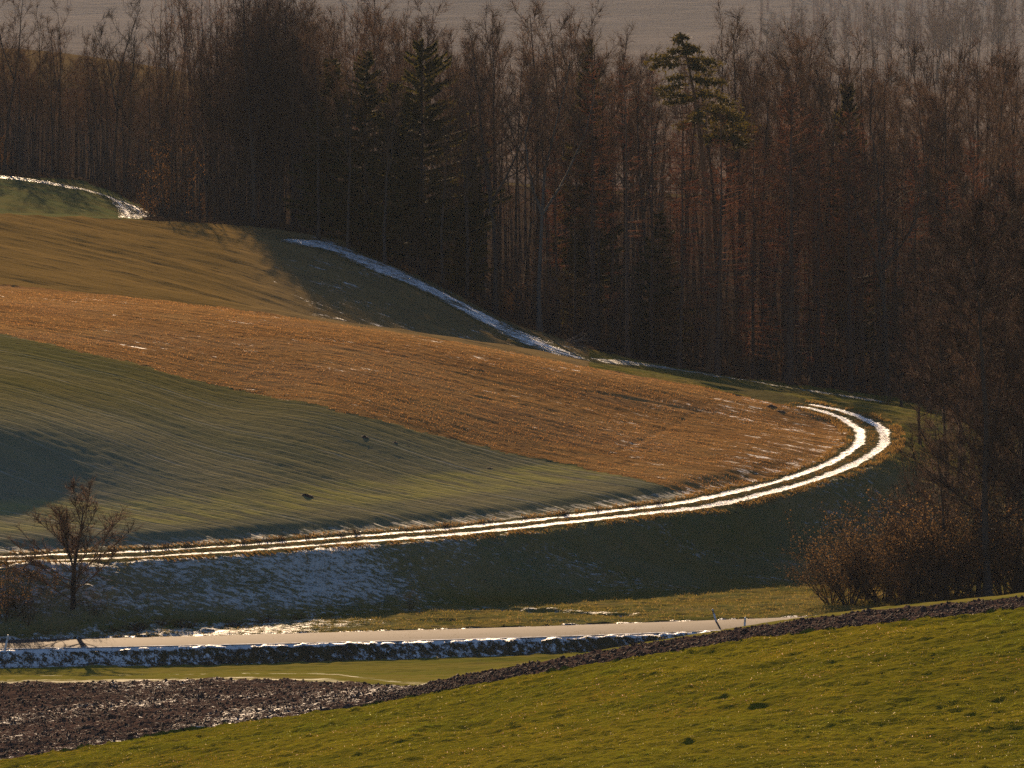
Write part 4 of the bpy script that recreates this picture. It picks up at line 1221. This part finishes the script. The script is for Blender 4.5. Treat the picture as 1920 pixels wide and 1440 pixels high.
def blades(name, X, Y, Z, h, w, tones, label, cat, lean=0.5, rs=np.random.RandomState(3), tint=None):
    n = len(X)
    az = rs.uniform(0, 6.28, n)
    e = np.stack([np.cos(az), np.sin(az), np.zeros(n)], 1) * (w * rs.uniform(.6, 1.3, n))[:, None] * .5
    tip = np.stack([rs.normal(0, lean, n) * h, rs.normal(0, lean, n) * h, h * rs.uniform(.6, 1.2, n)], 1)
    b0 = np.stack([X, Y, Z - 0.01], 1)
    V = np.stack([b0 - e, b0 + e, b0 + tip], 1).reshape(-1, 3)
    me = make_mesh(name, V, [np.arange(n * 3).reshape(-1, 3)], M['blade'])
    k = rs.choice(len(tones), n, p=[t_[3] for t_ in tones])
    C = np.array([t_[:3] for t_ in tones])[k] * rs.uniform(.75, 1.25, (n, 1))
    if tint is not None: C = C * tint
    C = np.repeat(np.concatenate([C, np.ones((n, 1))], 1), 3, 0).astype(np.float32)
    me.attributes.new('tone', 'FLOAT_COLOR', 'POINT').data.foreach_set('color', C.ravel())
    o = link(name, me)
    tag(o, label, cat, kind='stuff')
    return o


# exact heights from the finished ground
GX, GY, GZ = XG, YG, ZF.reshape(nu, nv)
REG2 = REG.reshape(nu, nv)
def surf(px, D_):
    """points of the finished ground at (column, distance), with the field they lie in"""
    s = (px - 960.0) / F * 1.0055
    i = np.clip(np.searchsorted(sg, s) - 1, 0, nu - 2); j = np.clip(np.searchsorted(Dg, D_) - 1, 0, nv - 2)
    a = (s - sg[i]) / (sg[i + 1] - sg[i]); b = (D_ - Dg[j]) / (Dg[j + 1] - Dg[j])
    z = (GZ[i, j] * (1 - a) + GZ[i + 1, j] * a) * (1 - b) + (GZ[i, j + 1] * (1 - a) + GZ[i + 1, j + 1] * a) * b
    return s * D_, D_, z, REG2[np.clip(i + (a > .5), 0, nu - 1), np.clip(j + (b > .5), 0, nv - 1)]


rg = np.random.RandomState(11)
def scatter(n, p0, p1, d0, d1, reg):
    px = rg.uniform(p0, p1, n); D_ = rg.uniform(d0, d1, n)
    x, y, z, r = surf(px, D_)
    k = np.isin(r, reg)
    return x[k], y[k], z[k]


x, y, z = scatter(270000, -80, 2000, 272, 341, [0])
dens = vn(x / .5, y / .5, 301) + .6 * vn(x / 1.7, y / 1.7, 302)
k = dens > -0.35
x, y, z, dens = x[k], y[k], z[k], dens[k]
blades('pasture_grass', x, y, z, 0.05 + 0.045 * np.clip(dens, 0, 1), np.full(len(x), .028), [(.175, .152, .010, .50), (.115, .122, .009, .30), (.22, .15, .025, .17), (.7, .56, .36, .03)], 'short yellow-green grass of the pasture in the foreground', 'grass', .7,  # last, palest tone: glints painted as the colour of a few blades
       tint=np.stack([1.0 + .30 * vn(x / 5, y / 3, 311), 1.0 + .16 * vn(x / 4, y / 2.5, 312) + .1 * vn(x / 14, y / 9, 313), 1.0 + .3 * vn(x / 5, y / 3, 311)], 1))
x, y, z = scatter(150000, -60, 1980, 404, 476, [4, 3])
dens = vn(x / .6, y / .6, 303) + .7 * vn(x / 2.4, y / 2.4, 304)
k = dens > -0.1
blades('bank_grass', x[k], y[k], z[k], np.full(k.sum(), .15), np.full(k.sum(), .035), [(.20, .145, .035, .5), (.13, .115, .022, .35), (.32, .21, .08, .15)], 'rough tawny grass on the bank between road and farm track', 'grass', .6)
x, y, z = scatter(110000, -60, 1700, 448, 515, [7])
ru, rv = rx(x, y, R(26))
dens = vn(ru / 8, rv / .36, 305) + .4 * vn(x / 3, y / 3, 306)
k = dens > -0.1
blades('stubble_straw', x[k], y[k], z[k], np.full(k.sum(), .12), np.full(k.sum(), .03), [(.36, .18, .06, .6), (.25, .115, .035, .3), (.46, .29, .13, .1)], 'short rusty straw standing all over the stubble field', 'straw', .35)
# golden grass along both sides and the crown of the farm track
n = 30000
ks = rg.randint(0, TRK_SPLIT, n)
T_ = np.gradient(TRK, axis=0); T_ /= np.linalg.norm(T_, axis=1)[:, None]
off = np.where(rg.rand(n) < .25, rg.normal(0, .2, n), np.where(rg.rand(n) < .6, -1, 1) * rg.uniform(1.5, 2.5, n))
xx = TRK[ks, 0] - T_[ks, 1] * off; yy = TRK[ks, 1] + T_[ks, 0] * off
x, y, z, _ = surf(960 + xx / yy * F / 1.0055, yy)
k = vn(x / .8, y / .8, 307) > -.2
blades('track_verge_grass', x[k], y[k], z[k], np.where(np.abs(off[k]) < .7, .10, .20), np.full(k.sum(), .035), [(.30, .17, .05, .6), (.16, .10, .03, .4)], 'dry golden grass fringing the snowy farm track', 'grass', .5)

# soil clods
t = NT('clod_soil')
p = t.pos()
M['clod'] = t.finish(t.mix(t.ramp(t.noise(p, 1.7, 3), .4, .6), (.050, .030, .024), (.080, .048, .038)), .9, .1, t.noise(p, 9, 3), .6, .03)
OCT = np.array([(1, 0, 0), (0, 1, 0), (-1, 0, 0), (0, -1, 0), (0, 0, 1), (0, 0, -1)], float)
OF = np.array([(0, 1, 4), (1, 2, 4), (2, 3, 4), (3, 0, 4), (1, 0, 5), (2, 1, 5), (3, 2, 5), (0, 3, 5)])
xa, ya, za = scatter(26000, -60, 1000, 330, 373, [1])
xb, yb, zb = scatter(60000, 700, 1990, 328, 345, [1])
kb = rg.rand(len(xb)) < .55
x, y, z = np.concatenate([xa, xb[kb]]), np.concatenate([ya, yb[kb]]), np.concatenate([za, zb[kb]])
n = min(len(x), 17000); pick = rg.permutation(len(x))[:n]; x, y, z = x[pick], y[pick], z[pick]
sz = (.025 + .10 * rg.rand(n) ** 2.2) * np.where(rg.rand(n) < .03, 1.5, 1) * .85
V = OCT[None] * rg.uniform(.6, 1.25, (n, 6, 1)) * sz[:, None, None] * np.array([1.25, 1.1, .75])
an = rg.uniform(0, 6.28, n)
Rz = np.stack([np.stack([np.cos(an), -np.sin(an), 0 * an], 1), np.stack([np.sin(an), np.cos(an), 0 * an], 1), np.stack([0 * an, 0 * an, 1 + 0 * an], 1)], 1)
V = np.einsum('nij,nkj->nki', Rz, V) + np.stack([x, y, z + sz * .35], 1)[:, None]
me = make_mesh('soil_clods', V.reshape(-1, 3), [(OF[None] + 6 * np.arange(n)[:, None, None]).reshape(-1, 3)], M['clod'])
tag(link('soil_clods', me), 'dark crumbly clods of ploughed earth along the field edge', 'soil', kind='stuff')

# ------------------------------------------------------------------ small things
def spot(px, py, dmin=380):
    h = hit(px, py, dmin)
    x, y, z, _ = surf(np.array([960 + h[0] / h[1] * F / 1.0055]), np.array([h[1]]))
    return float(x[0]), float(y[0]), float(z[0])


def mound_mesh(seed, w, hgt):
    r_ = np.random.RandomState(seed); rings, sg_ = 7, 14
    V = []; 
    for i in range(rings):
        a = i / (rings - 1)
        for j in range(sg_):
            th_ = j * 2 * math.pi / sg_
            rr = w * .5 * (1 - a) ** .7 * (1 + .25 * math.sin(2 * th_ + seed) + r_.uniform(-.16, .16))
            V.append((rr * math.cos(th_), rr * .7 * math.sin(th_), hgt * (a ** .8) * (1 + r_.uniform(-.12, .12)) - .06))
    Fq = [(i * sg_ + j, i * sg_ + (j + 1) % sg_, (i + 1) * sg_ + (j + 1) % sg_, (i + 1) * sg_ + j) for i in range(rings - 1) for j in range(sg_)]
    return make_mesh('earth_mound', V, [Fq], M['clod'], True)


for s_, (px, py, w, hg, lb) in enumerate((
        (574, 930, 1.0, .22, 'largest dark earth mound on the headland above the track'),
        (682, 820, .8, .15, 'dark earth mound in the green field near the stubble edge'),
        (740, 830, .6, .10, 'small dark earth mound right of the one near the stubble edge'),
        (765, 836, .5, .08, 'smallest earth heap in the green field, right of two others'),
        (917, 878, .7, .10, 'low earth heap near the point of the green field'),
        (1446, 763, .8, .22, 'dark clod heap in the stubble near the brow by the track'),
        (1462, 772, .9, .16, 'flat clod heap just below the one near the brow'))):
    x, y, z = spot(px, py)
    o = link('earth_mound', mound_mesh(s_ + 3, w, hg)); o.location = (x, y, z)
    tag(o, lb, 'mound', 'earth mounds in the fields')

# roadside marker posts
t = NT('post_white'); M['pw'] = t.finish(t.mix(t.ramp(t.noise(t.pos(), 6, 3), .4, .7), (.62, .62, .64), (.48, .47, .46)), .5, .3)
t = NT('post_black'); M['pb'] = t.finish((.015, .015, .016), .5, .3)
t = NT('post_reflector'); M['pr'] = t.finish((.55, .5, .45), .15, .6)
def prism(rings, cap=True):
    """rounded-triangle rings (z, half width, tilt) lofted"""
    base = [(-1, -.55), (-.55, -.9), (.55, -.9), (1, -.55), (.35, .75), (-.35, .75)]
    V = [(x * w, y * w, z + sl * y * w) for z, w, sl in rings for x, y in base]; n = len(base); k = len(rings)
    f4 = [(i * n + j, i * n + (j + 1) % n, (i + 1) * n + (j + 1) % n, (i + 1) * n + j) for i in range(k - 1) for j in range(n)]
    f6 = [tuple(range(n - 1, -1, -1)), tuple((k - 1) * n + j for j in range(n))]
    return V, f4, f6
def part(name, rings, mat, parent):
    V, f4, f6 = prism(rings)
    return link(name, make_mesh(name, V, [f4, f6], mat), parent)
def marker(px, py, tilt, label, band=True, H=1.0):
    x, y, z = spot(px, py, 392)
    r_ = empty('marker_post', (x, y, z - .03), 0.0)
    r_.rotation_euler = (0.03, tilt, 0.1)
    tag(r_, label, 'post', 'roadside marker posts')
    part('post_body', [(-.1, .068, 0), (H * .70, .062, 0)], M['pw'], r_)
    if band:
        part('black_band', [(H * .70, .0625, 0), (H * .86, .061, -.5)], M['pb'], r_)
        rf = link('reflector', make_mesh('reflector', [(-.022, -.059, H * .73), (.022, -.059, H * .73), (.022, -.059, H * .83), (-.022, -.059, H * .83), (-.022, -.04, H * .73), (.022, -.04, H * .73), (.022, -.04, H * .83), (-.022, -.04, H * .83)],
                  [[(0, 1, 2, 3), (4, 7, 6, 5), (0, 4, 5, 1), (3, 2, 6, 7), (0, 3, 7, 4), (1, 5, 6, 2)]], M['pr']), r_)
        part('post_top', [(H * .86, .060, -.5), (H * .99, .058, -.3), (H, .04, -.2)], M['pw'], r_)
    else:
        part('post_top', [(H * .70, .0615, 0), (H * .97, .058, .25), (H, .04, .2)], M['pw'], r_)
marker(1344, 1168, -.30, 'white roadside post with black band leaning left on the far verge')
marker(1395, 1187, .07, 'upright white roadside post on the near verge by the road end', False)
marker(9, 1219, .22, 'leaning white roadside post on the near verge at the left edge', False)

# thin fence stakes above the track
t = NT('stake_metal'); M['st'] = t.finish((.05, .045, .04), .6, .2)
for i, (px, py, lb) in enumerate(((470, 1017, 'first thin fence stake from the left above the track'), (529, 1013, 'second thin fence stake from the left above the track'), (587, 1008, 'third thin fence stake from the left above the track'),
                                  (653, 1003, 'fourth thin fence stake from the left above the track'), (845, 987, 'lone thin fence stake farther right above the track'))):
    x, y, z = spot(px, py, 410)
    r_ = empty('fence_stake', (x, y, z), 0); tag(r_, lb, 'stake', 'thin fence stakes along the track')
    w = Wood(); w.tube([(0, 0, -.1), (0.005, 0, .5), (0, 0, 1.05), (.01, 0, 1.15)], [.014, .013, .012, .004], 6); link('rod', w.mesh('rod', M['st']), r_)
    w = Wood(); w.tube([(-.03, 0, .93), (0, 0, .95), (.04, 0, .96), (.05, 0, 1.0)], [.012, .02, .012, .006], 6); link('insulator', w.mesh('insulator', M['pb']), r_)

# dry weeds along the upper edge of the track
WEED = [shrub_kind('dry_weed%d' % i, 0.6, bark='barkred', twig='twigdark', seed=400 + i, stems=16, spread=1.0, twigs=6, subs=4) for i in range(2)]
for i, px in enumerate((130, 275, 312, 350, 455, 482, 500, 528, 575, 640, 668, 760, 800, 836, 905, 918, 985, 1060, 1120, 1190, 1235)):
    c = np.interp(px, [q[0] for q in TRACK_A[:12]], [q[1] for q in TRACK_A[:12]])
    x, y, z = spot(px, c - 14, 410)
    o = plant('dry_weed', WEED[i % 2], px, y, .30 + .3 * rg.rand(), None, 'low dark tuft of dry weeds along the upper edge of the farm track', 'weeds', 'dry weeds along the track', X=x, dzb=z - ground_z(x, y) - 0.03, wide=1.2)
for i, px in enumerate((215, 260, 300, 345, 390, 440, 500, 560, 610)):
    x, y, z = spot(px, float(np.interp(px, [180, 420, 640], [1186, 1172, 1150])), 405)
    plant('gully_tussock', WEED[i % 2], px, y, .5 + .35 * rg.rand(), None, 'dark overhanging tussock on the snowy gully below the bank', 'weeds', 'tussocks along the gully', X=x, dzb=z - ground_z(x, y) - 0.03, wide=1.5)

# brushwood heaps at the edge of the wood
t = NT('cut_branch'); M['cut'] = t.finish(t.mix(t.ramp(t.noise(t.pos(), 3, 3), .4, .6), (.16, .13, .11), (.09, .07, .06)), .9, .1)
t = NT('cut_log'); M['log'] = t.finish((.26, .22, .18), .85, .1)
STK = []
for i in range(5):
    w = Wood(); r_ = np.random.RandomState(500 + i)
    w.tube(limb(r_, (0, 0, 0), (1, 0, 0), 2.6, 5, .10, 0), [.035, .03, .026, .02, .014, .006], 4)
    STK.append(w.mesh('stick', M['cut']))
def heap(px, py, n, length, label, rot):
    x, y, z = spot(px, py, 540)
    r_ = empty('brushwood_heap', (x, y, z), rot); tag(r_, label, 'branch heap', 'brushwood heaps')
    q_ = np.random.RandomState(int(px))
    for i in range(n):
        s = link('stick', STK[i % 5], r_)
        s.location = (q_.normal(-1.0, length * .35), q_.normal(0, .6), q_.uniform(.05, .75))
        s.rotation_euler = (q_.uniform(0, 6), q_.uniform(-.35, .18), q_.normal(0, .5))
        s.scale = (q_.uniform(.6, 1.3),) * 3
    return r_
heap(748, 472, 30, 2.6, 'long tangled heap of cut branches at the wood edge above the snowy track', .15)
h2 = heap(905, 560, 28, 1.6, 'branch heap with pale logs beside the lower snowy track', -.2)
w = Wood(); w.tube([(-1.2, -.6, .7), (0, -.7, .25), (.5, -.7, .1)], [.10, .11, .11], 7); link('log', w.mesh('log', M['log']), h2)
w = Wood(); w.tube([(.3, -.5, .2), (.35, -.45, .9), (.3, -.4, 1.5)], [.09, .08, .06], 7); link('log', w.mesh('log', M['log']), h2)
heap(1085, 652, 20, 1.2, 'small branch heap where the snowy track drops behind the brow', .4)
